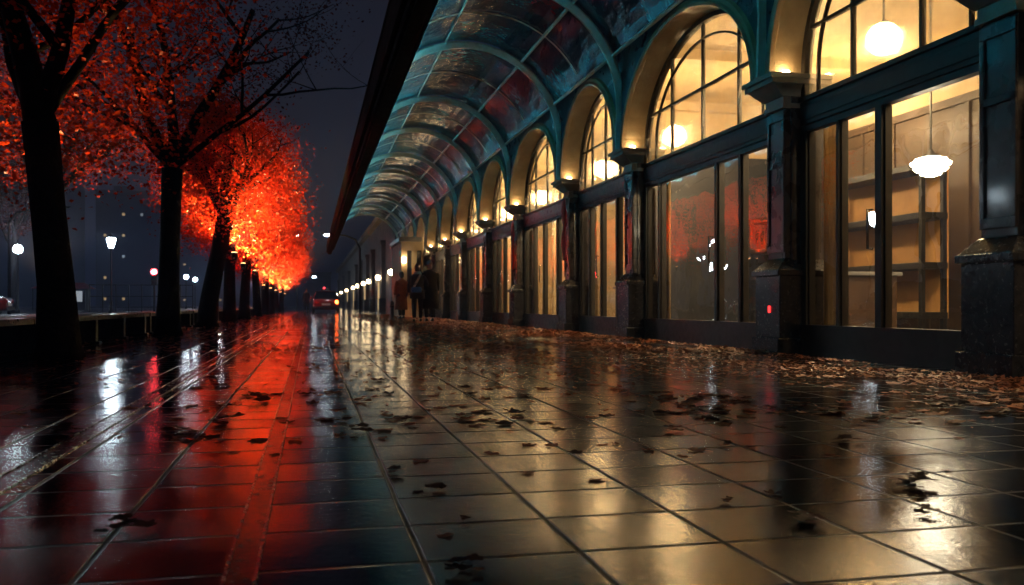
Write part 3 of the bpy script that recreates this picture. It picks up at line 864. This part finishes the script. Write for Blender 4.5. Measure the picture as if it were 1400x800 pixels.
# ------------------------------------------------------------------ street lamps and signals
def lantern_post(x, y, h, lab, wide=.27, power=0):
    t = thing('street_lamp', lab, 'street lamp', (x, y, 0))
    b = MB(); b.lathe([(.16, 0), (.17, .12), (.1, .2), (.085, .7), (.06, .8), (.05, h - .75), (.08, h - .7), (.05, h - .62)], (x, y, 0), 12); b.build('pole', M['iron'], t, smooth=True)
    b = MB(); b.lathe([(wide * .5, h - .6), (wide * .95, h - .15), (wide, h - .05), (wide * .7, h)], (x, y, 0), 12); b.build('lantern', M['white_lamp'], t, smooth=True)
    b = MB(); b.lathe([(wide * 1.1, h), (wide * .8, h + .1), (.05, h + .2), (.03, h + .3)], (x, y, 0), 12); b.build('cap', M['iron'], t, smooth=True)
    return t
lantern_post(-12.2, 59.2, 4.7, 'white lantern street lamp on a slim black pole left of the second trunk')
def globe_post(x, y, h, r, lab):
    t = thing('street_lamp', lab, 'street lamp', (x, y, 0), 0, 'white globe street lamps')
    b = MB(); b.lathe([(.14, 0), (.14, .15), (.07, .25), (.05, h - r - .06), (.09, h - r)], (x, y, 0), 10); b.build('pole', M['iron'], t, smooth=True)
    b = MB(); b.ball((x, y, h), r, 10); b.build('globe', M['white_lamp'], t, smooth=True)
globe_post(-17.9, 60.5, 4.0, .27, 'glaring white globe street lamp at the far left edge')
globe_post(-15.2, 116, 4.0, .27, 'first white globe street lamp seen between second trunk and leaning trunk')
globe_post(-15.6, 128, 4.0, .27, 'middle white globe street lamp left of the leaning trunk')
globe_post(-15.9, 146, 4.0, .27, 'white globe street lamp just left of the leaning trunk')
globe_post(-7.6, 108, 4.0, .33, 'large white globe street lamp between fifth and sixth trunks')
globe_post(-11.4, 116, 4.0, .27, 'white globe street lamp right of the leaning trunk')
globe_post(-9.6, 113, 3.9, .25, 'white globe street lamp between fourth and fifth trunks')
globe_post(-27.5, 76, 4.2, .3, 'small white globe street lamp cut by the left edge')
globe_post(-12.0, 24, 4.0, .2, 'white globe street lamp across the road, mirrored in the tall pane of the nearest shopfront')
globe_post(-12.0, 31, 4.0, .2, 'white globe street lamp across the road, mirrored in the narrow panes of the nearest shopfront')
globe_post(-12.0, 45, 4.0, .2, 'white globe street lamp across the road, hidden behind the nearest trunk')
def cobra(x, y, h, dx, lab):
    t = thing('street_lamp', lab, 'street lamp', (x, y, 0), 0, 'curved arm street lamps')
    b = MB(); b.tube([(x, y, 0), (x, y, h - .8), (x + dx * .15, y, h - .25), (x + dx * .5, y, h), (x + dx, y, h + .08)], [.09, .07, .055, .045, .04], 8); b.build('pole', M['iron'], t, smooth=True)
    b = MB(); b.loft([[(x + dx * s, y + yy * w2, h + zz) for (yy, zz) in ((-1, .05), (1, .05), (.8, .16), (-.8, .16))] for (s, w2) in ((.95, .1), (1.05, .2), (1.25, .18), (1.35, .08))]); b.build('lamp_head', M['iron'], t)
    b = MB(); b.lathe([(.1, -.05), (.19, 0), (.19, .05)], (x + dx * 1.15, y, h), 12); b.build('lens', M['white_lamp'], t, smooth=True)
cobra(-2.9, 56, 4.8, 1.7, 'curved arm street lamp beyond the tip of the red crowns')
cobra(3.0, 56, 4.85, -1.75, 'curved arm street lamp under the far end of the canopy')
cobra(-1.5, 100, 3.6, 1.6, 'small distant street lamp straight above the taxi')
cobra(-15.5, 51, 5.6, 2.2, 'curved arm street lamp just left of the second trunk')
# traffic light
x, y = -9.8, 60
t = thing('traffic_light', 'red traffic light on a dark pole left of the second trunk', 'traffic light', (x, y, 0))
b = MB(); b.tube([(x, y, 0), (x, y, 2.2)], .06, 10); b.build('pole', M['iron'], t, smooth=True)
b = MB(); b.box(x - .17, x + .17, y - .12, y + .12, 1.75, 2.85); b.build('housing', M['iron'], t, bevel=.02)
for k, (z, mm) in enumerate(((2.62, 'red_light'), (2.3, 'windark'), (1.98, 'windark'))):
    b = MB(); b.ball((x, y - .125, z), .19 if k == 0 else .11, 8, 0, (1, .4, 1)); b.build('signal_lens', M[mm], t, smooth=True)
    b = MB(); b.tube([(x + .14 * math.cos(a), y - .25, z + .14 * math.sin(a)) for a in [R(q) for q in range(20, 161, 20)]], .02, 5); b.build('visor', M['iron'], t)

# kiosk with red awning
kx, ky = -22.6, 90.0
t = thing('kiosk', 'low kiosk with a dark red awning behind the lantern lamp', 'kiosk', (kx, ky, 0))
b = MB(); b.box(kx - 2, kx + 2, ky - 1, ky + 1, 0, 2.0)
b.build('wall', M['tower'], t)
b = MB(); b.frus((kx - 2.5, kx + 2.5, ky - 1.8, ky + 1.2), (kx - 1.6, kx + 1.6, ky - .3, ky + .6), 2.02, 2.6); b.build('awning', M['redcloth'], t)
for k in range(4):
    b = MB(); b.box(kx - 1.8 + k * .95, kx - 1.1 + k * .95, ky - 1.03, ky - 1.003, .8, 1.8); b.build('window', M['winlit2'] if k % 2 else M['windark'], t)
for k in (-2.3, 2.3):
    b = MB(); b.tube([(kx + k, ky - 1.6, 0), (kx + k, ky - 1.6, 2.05)], .05, 8); b.build('post', M['iron'], t)
# railing by the traffic light
t = thing('street_railing', 'thin dark street railing beside the red traffic light', 'railing', (-11.5, 66, 0))
b = MB()
for z in (.35, 1.1, 1.9): b.tube([(-15, 66, z), (-8.2, 66, z)], .03, 6)
b.build('rail', M['iron'], t)
for k in range(9):
    b = MB(); b.tube([(-15 + k * .85, 66, 0), (-15 + k * .85, 66, 1.95)], .035, 6); b.build('post', M['iron'], t)

# ------------------------------------------------------------------ far buildings
def tower(x, y, w, d, h, cols, rows, lab, lit, seed):
    rnd = random.Random(seed)
    t = thing('apartment_block', lab, 'building', (x, y, 0))
    b = MB(); b.box(x - w / 2, x + w / 2, y, y + d, 0, h); b.build('wall', M['tower'], t)
    b = MB(); b.box(x - w / 2 - .3, x + w / 2 + .3, y - .3, y + d, h + .002, h + .6); b.box(x - w * .2, x + w * .1, y + 2, y + 6, h + .602, h + 2.4); b.build('roof', M['tower'], t)
    for c in range(cols):
        for r_ in range(rows):
            xx = x - w / 2 + (c + .5) * w / cols; zz = 2.2 + r_ * (h - 3) / rows
            ww = w / cols * .07
            b = MB(); b.box(xx - ww, xx + ww, y - .06, y - .004, zz, zz + h * .022)
            b.build('window', (M['winlit'] if rnd.random() < .75 else M['winlit2']) if rnd.random() < lit * 1.6 else M['windark'], t)
tower(-124, 256, 44, 32, 44, 6, 6, 'wide dim apartment block at the far left with few lit windows', .12, 1)
tower(-88, 300, 24, 28, 60, 3, 8, 'tall dim block behind the lantern street lamp', .10, 2)
tower(-64, 330, 18, 24, 40, 3, 5, 'narrow dim block with lit windows above the kiosk', .3, 3)
tower(-40, 380, 28, 24, 32, 4, 4, 'dim low block seen between the trunks of the row', .2, 4)
tower(-180, 300, 48, 32, 68, 5, 8, 'large dim tower block cut by the left edge', .12, 5)
tower(-6, 330, 26, 12, 12, 6, 3, 'distant low block closing the street behind the taxi', .08, 6)

# ------------------------------------------------------------------ cars
def rsec(hw, z0, z1, y, inset=.12, n=5):
    pts = []
    r = min(inset, (z1 - z0) * .45, hw * .45)
    for (cx_, cz_, a0) in ((hw - r, z0 + r, -90), (hw - r, z1 - r, 0), (-hw + r, z1 - r, 90), (-hw + r, z0 + r, 180)):
        for k in range(n):
            a = R(a0 + 90 * k / (n - 1))
            pts.append((cx_ + r * math.cos(a), y, cz_ + r * math.sin(a)))
    return pts
def make_car(label, loc, rz, paint, taxi=False):
    t = thing('car', label, 'car', loc, rz)
    b = MB()
    st = [(-2.1, .66, .38, .72), (-2.05, .78, .26, .86), (-1.7, .84, .2, .92), (-1.1, .86, .19, .93), (0, .87, .19, .92), (.8, .86, .19, .91), (1.3, .85, .2, .84), (1.8, .8, .22, .76), (2.1, .7, .28, .66), (2.16, .58, .36, .56)]
    b.loft([rsec(hw, z0, z1, y, .16) for (y, hw, z0, z1) in st])
    body = b.build('body', M[paint], t, smooth=True, local=True)
    b = MB()
    cab = [(.885, -1.75, 1.12, .78), (1.15, -1.45, .75, .70), (1.36, -1.1, .3, .62), (1.40, -.9, .1, .58)]
    def ring(z, y0, y1, hw):
        return [(-hw, y0, z), (hw, y0, z), (hw + .03, (y0 + y1) / 2, z), (hw, y1, z), (-hw, y1, z), (-hw - .03, (y0 + y1) / 2, z)]
    b.loft([ring(*q) for q in cab]); b.build('cabin_glass', M['carglass'], t, local=True, bevel=.03)
    b = MB(); b.loft([ring(1.385, -1.13, .34, .645), ring(1.42, -1.05, .22, .6), ring(1.44, -.85, .05, .5)]); b.build('roof', M[paint], t, local=True, bevel=.02)
    for s in (-1, 1):
        b = MB(); b.tube([(s * .76, -1.66, .91), (s * .66, -1.3, 1.24), (s * .61, -1.05, 1.40)], .03, 6); b.tube([(s * .76, 1.05, .91), (s * .66, .6, 1.24), (s * .61, .25, 1.40)], .028, 6)
        b.tube([(s * .8, -.3, .91), (s * .65, -.35, 1.38)], .03, 6)
        b.build('window_pillar', M[paint], t, local=True, smooth=True)
        for y in (-1.32, 1.34):
            w = MB(); w.tube([(s * .7, y, .32), (s * .88, y, .32)], .32, 24); wo = w.build('wheel', M['rubber'], t, local=True, bevel=.03)
            w = MB(); w.tube([(s * .86, y, .32), (s * .892, y, .32)], .2, 20)
            for k in range(5):
                a = k * 2 * PI / 5; w.tube([(s * .893, y + .05 * math.cos(a), .32 + .05 * math.sin(a)), (s * .893, y + .19 * math.cos(a), .32 + .19 * math.sin(a))], .022, 6)
            w.build('rim', M['chrome'], wo, local=True)
        b = MB(); b.ball((s * .55, 2.08, .6), .12, 8, 0, (1.2, .6, .7)); b.build('headlight', M['lens'], t, local=True, smooth=True)
        b = MB(); b.ball((s * .66, -2.06, .68), .13, 8, 0, (.9, .5, 1.0)); b.build('taillight', M['tail'] if taxi and s == 1 else M['redlens'], t, local=True, smooth=True)
        b = MB(); b.ball((s * .92, .72, .98), .1, 8, 0, (.8, .7, .7)); b.build('wing_mirror', M[paint], t, local=True, smooth=True)
    b = MB(); b.box(-.27, .27, -2.13, -2.1, .48, .6); b.build('number_plate', M['plate'], t, local=True)
    b = MB(); b.loft([rsec(.8, .26, .42, -2.1, .06), rsec(.76, .27, .42, -2.17, .06)]); b.build('bumper', M['rubber'], t, local=True)
    b = MB(); b.box(-.55, .55, -1.74, -1.70, .905, .93); b.build('boot_trim', M['chrome'], t, local=True)
    if taxi:
        b = MB(); b.frus((-.3, .3, -.62, -.4), (-.24, .24, -.58, -.44), 1.44, 1.6); b.build('roof_sign', M['iron'], t, local=True, bevel=.02)
        b = MB(); b.ball((-.1, -.64, 1.62), .06, 8); b.build('beacon', M['tail'] if False else emis('red_beacon', (1, .04, .05), 6), t, local=True, smooth=True)
    return t
make_car('dark red taxi with one glowing tail light far down the plaza', (.95, 60, 0), 0, 'car_red', True)
make_car('charcoal parked car on the road, mirrored in the nearest shopfront', (-9.0, 24.3, -.125), R(3), 'car_dark')
make_car('red parked car beyond the road, mirrored in the second shopfront', (-16.4, 47, -.02), R(95), 'car_red')

# ------------------------------------------------------------------ people
def skinned(name, verts, edges, radii, mat, parent, root=0, sub=1, extra=None):
    me = bpy.data.meshes.new(name); me.from_pydata(verts, edges, [])
    o = bpy.data.objects.new(name, me); COL.objects.link(o); o.parent = parent
    me.materials.append(mat)
    md = o.modifiers.new('skin', 'SKIN'); md.use_smooth_shade = True
    for i, r_ in enumerate(radii):
        sv = me.skin_vertices[0].data[i]; sv.radius = r_ if isinstance(r_, tuple) else (r_, r_); sv.use_root = (i == root)
    sd = o.modifiers.new('sub', 'SUBSURF'); sd.levels = sub; sd.render_levels = sub
    return o
def person(label, loc, rz, h=1.74, coat='coat_black', hair='hair_dark', coat_len=.55, stride=.12, bun=False, wide=1.0, larm=None, rarm=None, headturn=0, extras=None):
    """faces +Y in its own space"""
    t = thing('person', label, 'person', loc, rz); k = h / 1.74
    V = lambda x, y, z: (x * k, y * k, z * k)
    J = {}
    vs, ed, rd = [], [], []
    def add(p, r_, par=None):
        vs.append(V(*p)); rd.append(r_ * k if not isinstance(r_, tuple) else (r_[0] * k, r_[1] * k))
        if par is not None: ed.append((par, len(vs) - 1))
        return len(vs) - 1
    pel = add((0, 0, .93), (.15 * wide, .11)); sp1 = add((0, .0, 1.12), (.14 * wide, .10), pel); ch = add((0, -.01, 1.33), (.16 * wide, .11), sp1)
    nk0 = add((0, 0, 1.46), .065, ch); nk = add((0, .015, 1.52), .052, nk0)
    hd0 = add((0, .03, 1.59), (.072, .085), nk); hd1 = add((0, .03, 1.67), (.075, .095), hd0); hd2 = add((0, .02, 1.72), (.055, .07), hd1)
    add((0, .118, 1.615), .012, hd0)
    arms = []
    for s, arm in ((-1, larm), (1, rarm)):
        hx = add((s * .095, 0, .88), .095, pel)
        yk, yf = s * stride * .5, s * stride
        kn = add((s * .1, yk + .03, .49), .062, hx); an = add((s * .1, yf - .03, .09), .042, kn); add((s * .105, yf + .13, .035), .034, an)
        sh = add((s * .18 * wide, 0, 1.41), .062, ch)
        e_, w_ = arm or ((s * .25, -.03, 1.13), (s * .26, .06, .88))
        el = add(e_, .045, sh); wr = add(w_, .03, el)
        d = (Vector(w_) - Vector(e_)).normalized()
        pm_ = Vector(w_) + d * .06; pl = add(tuple(pm_), (.036, .018), wr)
        sd = Vector((0, 1, 0)); sd = (sd - d * sd.dot(d)).normalized()
        arms.append((s, w_, e_))
        for q, (o_, L) in enumerate(((-.03, .062), (-.01, .074), (.01, .072), (.03, .058))):
            a = add(tuple(pm_ + sd * o_ + d * .035), .0088, pl); b_ = add(tuple(pm_ + sd * o_ + d * (.035 + L * .55) + Vector((-s * .008, 0, 0))), .008, a); add(tuple(pm_ + sd * o_ * .95 + d * (.035 + L) + Vector((-s * .022, 0, 0))), .0068, b_)
        th = add(tuple(Vector(w_) + d * .03 + sd * .035), .0105, pl); add(tuple(Vector(w_) + d * .075 + sd * .06), .0085, th)
    skinned('body', vs, ed, rd, M['skin'], t, 0, 1)
    # face details
    # clothes
    def ringz(z, rx, ry, n=16, y0=0, fold=0, ph=0):
        return [V(rx * (1 + fold * math.sin(5 * 2 * PI * i / n + ph)) * math.cos(2 * PI * i / n), y0 + ry * (1 + fold * math.sin(5 * 2 * PI * i / n + ph)) * math.sin(2 * PI * i / n), z) for i in range(n)]
    b = MB()
    zb = 1.0 - coat_len
    b.loft([ringz(zb, .245 * wide, .2, 20, 0, .07), ringz(zb + .25, .225 * wide, .175, 20, 0, .05, .4), ringz(.98, .205 * wide, .155, 20, 0, .03), ringz(1.12, .195 * wide, .145, 20), ringz(1.3, .215 * wide, .15, 20),
            ringz(1.4, .215 * wide, .13, 20), ringz(1.455, .15 * wide, .1, 20), ringz(1.49, .085, .08, 20), ringz(1.525, .078, .075, 20)])
    coat_o = b.build('coat', M[coat], t, smooth=True, local=True)
    for (s, w_, e_) in arms:
        sv = [V(s * .15 * wide, 0, 1.40), V(s * .195 * wide, 0, 1.385), V(*e_), V(*((Vector(w_) * .97 + Vector(e_) * .03)))]
        skinned('sleeve', sv, [(0, 1), (1, 2), (2, 3)], [.075 * k, .078 * k, .062 * k, .048 * k], M[coat], coat_o)
        # legs
    lv, le, lr = [V(0, 0, .9)], [], [.14 * k]
    for s in (-1, 1):
        yk, yf = s * stride * .5, s * stride
        i0 = len(lv)
        lv += [V(s * .095, 0, .84), V(s * .1, yk + .03, .49), V(s * .1, yf - .03, .1)]; lr += [.11 * k, .078 * k, .066 * k]
        le += [(0, i0), (i0, i0 + 1), (i0 + 1, i0 + 2)]
        b = MB(); b.loft([[V(s * .105 + w_ * xx, yf + yy, z) for (xx, z) in ((-1, 0), (1, 0), (.9, hh * .6), (.5, hh), (-.5, hh), (-.9, hh * .6))] for (yy, w_, hh) in ((-.1, .035, .09), (-.06, .045, .11), (.05, .05, .085), (.14, .046, .055), (.18, .03, .035))])
        b.build('shoe', M['shoe'], t, smooth=True, local=True)
    skinned('trousers', lv, le, lr, M['trouser'], t)
    b = MB(); b.ball(V(0, .008, 1.68), .105 * k, 10, 0, (.92, 1.05, 1.02)); b.ball(V(0, -.035, 1.62), .088 * k, 8, 0, (1, .8, 1.1))
    if bun: b.ball(V(0, -.08, 1.76), .05 * k, 8)
    ho = b.build('hair', M[hair], t, smooth=True, local=True)
    dm = ho.modifiers.new('d', 'DISPLACE'); tx = bpy.data.textures.new('hairtex', 'CLOUDS'); tx.noise_scale = .035; dm.texture = tx; dm.strength = .025; dm.mid_level = .6
    return t
pa = person('person in a dark jacket with dark bun and pale scarf, left of the couple', (3.04, 25.7, 0), R(-6), 1.66, 'coat_navy', 'hair_dark', .28, .14, True, .95, rarm=((.3, .02, 1.2), (.3, .16, 1.05)))
b = MB(); b.tube([(.10, -.13, 1.42), (.02, -.165, 1.25), (-.09, -.165, 1.05), (-.13, -.16, .98)], [.03, .035, .035, .03], 8); b.lathe([(.1, 1.40), (.11, 1.44), (.095, 1.48)], (0, 0, 0), 16); b.build('scarf', M['scarf'], pa, smooth=True, local=True)
pb = person('person with grey curly hair in a long black coat, right of the couple', (3.42, 25.9, 0), R(4), 1.78, 'coat_black', 'hair_grey', .62, .1, False, 1.2, larm=((-.3, .03, 1.2), (-.36, .06, 1.28)))
t = thing('shoulder_bag', 'small blue bag held between the couple', 'bag', (2.98, 25.45, .86))
b = MB(); b.loft([[(2.98 + w_ * xx, 25.45 + dd * yy, z) for (xx, yy) in ((-1, -1), (1, -1), (1.05, 0), (1, 1), (-1, 1), (-1.05, 0))] for (z, w_, dd) in ((.86, .12, .05), (.89, .15, .065), (.98, .15, .055), (1.02, .12, .03))]); b.build('pouch', M['bag_blue'], t, smooth=False, bevel=.01)
b = MB(); b.tube([(2.88, 25.45, 1.01), (2.87, 25.47, 1.08), (2.98, 25.5, 1.12), (3.09, 25.47, 1.08), (3.08, 25.45, 1.01)], .012, 6); b.build('strap', M['coat_navy'], t, smooth=True)
person('person in a long brown coat walking ahead of the couple', (3.18, 31.7, 0), R(15), 1.66, 'coat_brown', 'hair_dark', .66, .1)
person('lone dark clad person standing left of the taxi', (-.32, 66, 0), R(170), 1.66, 'coat_black', 'hair_dark', .6, .06)
# pale bollard left of the couple
t = thing('bollard', 'pale stone bollard left of the brown coated person', 'bollard', (2.55, 28.5, 0))
b = MB(); b.lathe([(.11, 0), (.11, .05), (.075, .09), (.06, .5), (.075, .54), (.05, .62)], (2.55, 28.5, 0), 14); b.build('post', M['kerb'], t, smooth=True)
b = MB(); b.lathe([(.074, .42), (.078, .44), (.078, .47), (.07, .49)], (2.55, 28.5, 0), 14); b.build('collar', M['steel'], t, smooth=True)

# ------------------------------------------------------------------ fallen leaves
def leaf_shape(rnd, lobed=True):
    pts = []
    if lobed:
        for k in range(22):
            a = 2 * PI * k / 22
            r_ = .5 * (.62 + .38 * abs(math.cos(2.5 * a)) ** .8) * (1 if math.cos(a) > -.85 else .55) * rnd.uniform(.85, 1.1)
            pts.append((r_ * math.cos(a), r_ * math.sin(a) * .95))
    else:
        for k in range(8):
            a = 2 * PI * k / 8
            pts.append((.5 * math.cos(a), .27 * math.sin(a) * rnd.uniform(.8, 1.2)))
    return pts
def add_leaf(mb, rnd, x, y, z, s, rz, curl=.25, lobed=True, tilt=.1):
    pts = leaf_shape(rnd, lobed)
    ax, ay = rnd.uniform(-tilt, tilt), rnd.uniform(-tilt, tilt)
    c1, c2 = rnd.uniform(-.1, 1) * curl, rnd.uniform(-.1, 1) * curl
    vs = [(x, y, z + .004)]
    for (u, v) in pts:
        zz = c1 * u * u * 1.6 + c2 * v * v * 1.6 + ax * u + ay * v + rnd.uniform(-.02, .02)
        vs.append((x + s * (u * math.cos(rz) - v * math.sin(rz)), y + s * (u * math.sin(rz) + v * math.cos(rz)), z + max(.003, .004 + s * zz)))
    n = len(pts)
    mb.add(vs, [(0, 1 + k, 1 + (k + 1) % n) for k in range(n)])
rnd = random.Random(77)
spots = []
def sp(n, x0, x1, y0, y1, px=1, py=1, s=(.045, .085)):
    for _ in range(n):
        a, b_ = x0 + (x1 - x0) * rnd.random() ** px, y0 + (y1 - y0) * rnd.random() ** py
        if mnoise.noise(Vector((a * 1.3, b_ * .7, 4.2))) + .5 * mnoise.noise(Vector((a * 3.1, b_ * 2.3, 1.7))) < rnd.uniform(-.45, .25): continue
        spots.append((a, b_, rnd.choice((.7, 1, 1, 1.3)) * rnd.uniform(*s)))
sp(17000, 4.62, 1.7, 3.2, 46, 1.7, 1.0)
sp(7500, 4.58, 3.3, 3.0, 16, 1.4, 1.0)
sp(3000, -1.0, 4.0, 5.5, 46, 1, .9)
sp(4200, -4.3, -1.1, 3.5, 46, 1, 1)
sp(3200, -1.0, 4.5, 3.2, 11, .7, .85)
sp(300, .4, 4.4, 2.3, 7, .8, .8, (.035, .06))
sp(95, -.8, 3.6, 1.7, 4.6, 1, .7, (.03, .06))
def proj(x, y):
    d = y * CS + x * SN; r_ = x * CS - y * SN
    return d, (700 + 1200 * r_ / d if d > .1 else 9e9), (417 + 600 / d if d > .1 else 9e9)
vis = []
for q in spots:
    d, px_, py_ = proj(q[0], q[1])
    if d > 1.2 and -5 < px_ < 1405 and py_ < 805: vis.append((q[2] / d / d, q))
vis.sort(key=lambda a: -a[0])
chosen = set(id(q) for (_, q) in vis[:285])
meshes = []
for k in range(8):
    mb = MB(); add_leaf(mb, rnd, 0, 0, 0, 1, 0, .35, True, .12)
    # a stalk
    mb.tube([(-.25, 0, .02), (-.5, .03, .03), (-.72, .02, .015)], .012, 4)
    o = mb.build('fallen_leaf', M['litter'] if k < 5 else M['litter_dark'], None, (0, 0, 0), fix=False)
    tag(o, 'single small brown fallen leaf lying on the wet paving', 'leaf', 'single fallen leaves on the paving')
    meshes.append(o)
used = 0
mb = MB()
for q in spots:
    x, y, s = q
    if id(q) in chosen:
        src = meshes[used % 8]
        o = src if used < 8 else src.copy()
        if used >= 8: COL.objects.link(o)
        o.location = (x, y, .001); o.rotation_euler = (0, 0, rnd.uniform(0, 6.3)); o.scale = (s, s, s)
        used += 1
    else:
        far = proj(x, y)[0] > 9
        add_leaf(mb, rnd, x, y, rnd.uniform(.001, .012), s * (1.1 if far else .65), rnd.uniform(0, 6.3), .5, False, .35)
tag(mb.build('fallen_leaves', M['litter'], fix=False), 'carpet of wet brown leaves along the arcade and under the trees', 'leaves', kind='stuff')
# dark sodden clumps on the slabs
def at(px_, py_):
    d = 600 / (py_ - 417); r_ = (px_ - 700) / 1200 * d
    return (r_ * CS + d * SN, d * CS - r_ * SN)
GC = 'sodden leaf clumps on the paving'
for (px_, py_, s, n, lab) in ((1246, 668, .075, 9, 'largest dark leaf clump, at the lower right near the lantern reflection'),
        (1267, 704, .04, 7, 'small dark leaf clump on the edge of the white lantern reflection'),
        (1108, 716, .06, 7, 'flat dark leaf clump on a slab at the lower right'),
        (990, 687, .035, 5, 'small leaf clump left of two other small ones on a warm lit slab'),
        (465, 577, .07, 6, 'brown leaf clump on the joint right of the steel drain'),
        (490, 590, .07, 7, 'red brown leaf clump on the joint beside another brown one'),
        (532, 648, .055, 6, 'dark leaf clump at a slab corner near the middle'),
        (594, 671, .045, 6, 'single flattened leaf clump on a bluish slab'),
        (637, 712, .02, 6, 'tiny dark leaf clump on a bluish slab'),
        (636, 782, .05, 8, 'dark blurred leaf clump at the bottom centre edge'),
        (165, 727, .065, 8, 'dark blurred leaf clump at the lower left in the red reflection'),
        (90, 592, .07, 7, 'dark leaf clump on the left in the reflected tree glow'),
        (360, 548, .1, 8, 'dark leaf clump in the bright red reflection beside the drain'),
        (300, 580, .09, 7, 'wide dark leaf clump left of the red reflection'),
        (990, 610, .04, 5, 'small dark leaf clump on the right among the warm slabs'),
        (1150, 605, .07, 7, 'brown leaf clump on a dark slab before the nearest shopfront'),
        (555, 577, .06, 7, 'long dark leaf clump across a joint in the warm reflection'),
        (925, 590, .07, 6, 'brown leaf clump on the warm slabs right of the middle')):
    x, y = at(px_, py_)
    mb = MB()
    for k in range(n):
        add_leaf(mb, rnd, x + max(-s, min(s, rnd.gauss(0, s * .5))) * (.6 if k % 2 else .9), y + max(-s, min(s, rnd.gauss(0, s * .35))) * .7, .001 + .003 * k * s / .06, s * rnd.uniform(.5, 1.0), rnd.uniform(0, 6.3), .32, True, .16)
    o = mb.build('leaf_clump', M['litter_dark'], None, (x, y, 0), fix=False)
    tag(o, lab, 'leaves', GC)

# ------------------------------------------------------------------ haze
HAZE = 1
if HAZE:
    m, nt, out = newmat('night_haze'); g = NT(nt)
    pv = g.n('VolumePrincipled')
    pv.inputs['Color'].default_value = (.52, .63, 1, 1); pv.inputs['Density'].default_value = .0026
    pv.inputs['Anisotropy'].default_value = .35
    g.L(pv.outputs[0], out.inputs['Volume'])
    b = MB(); b.box(-950, 950, -70, 1850, -1.2, 76)
    tag(b.build('haze', m), kind='stuff')
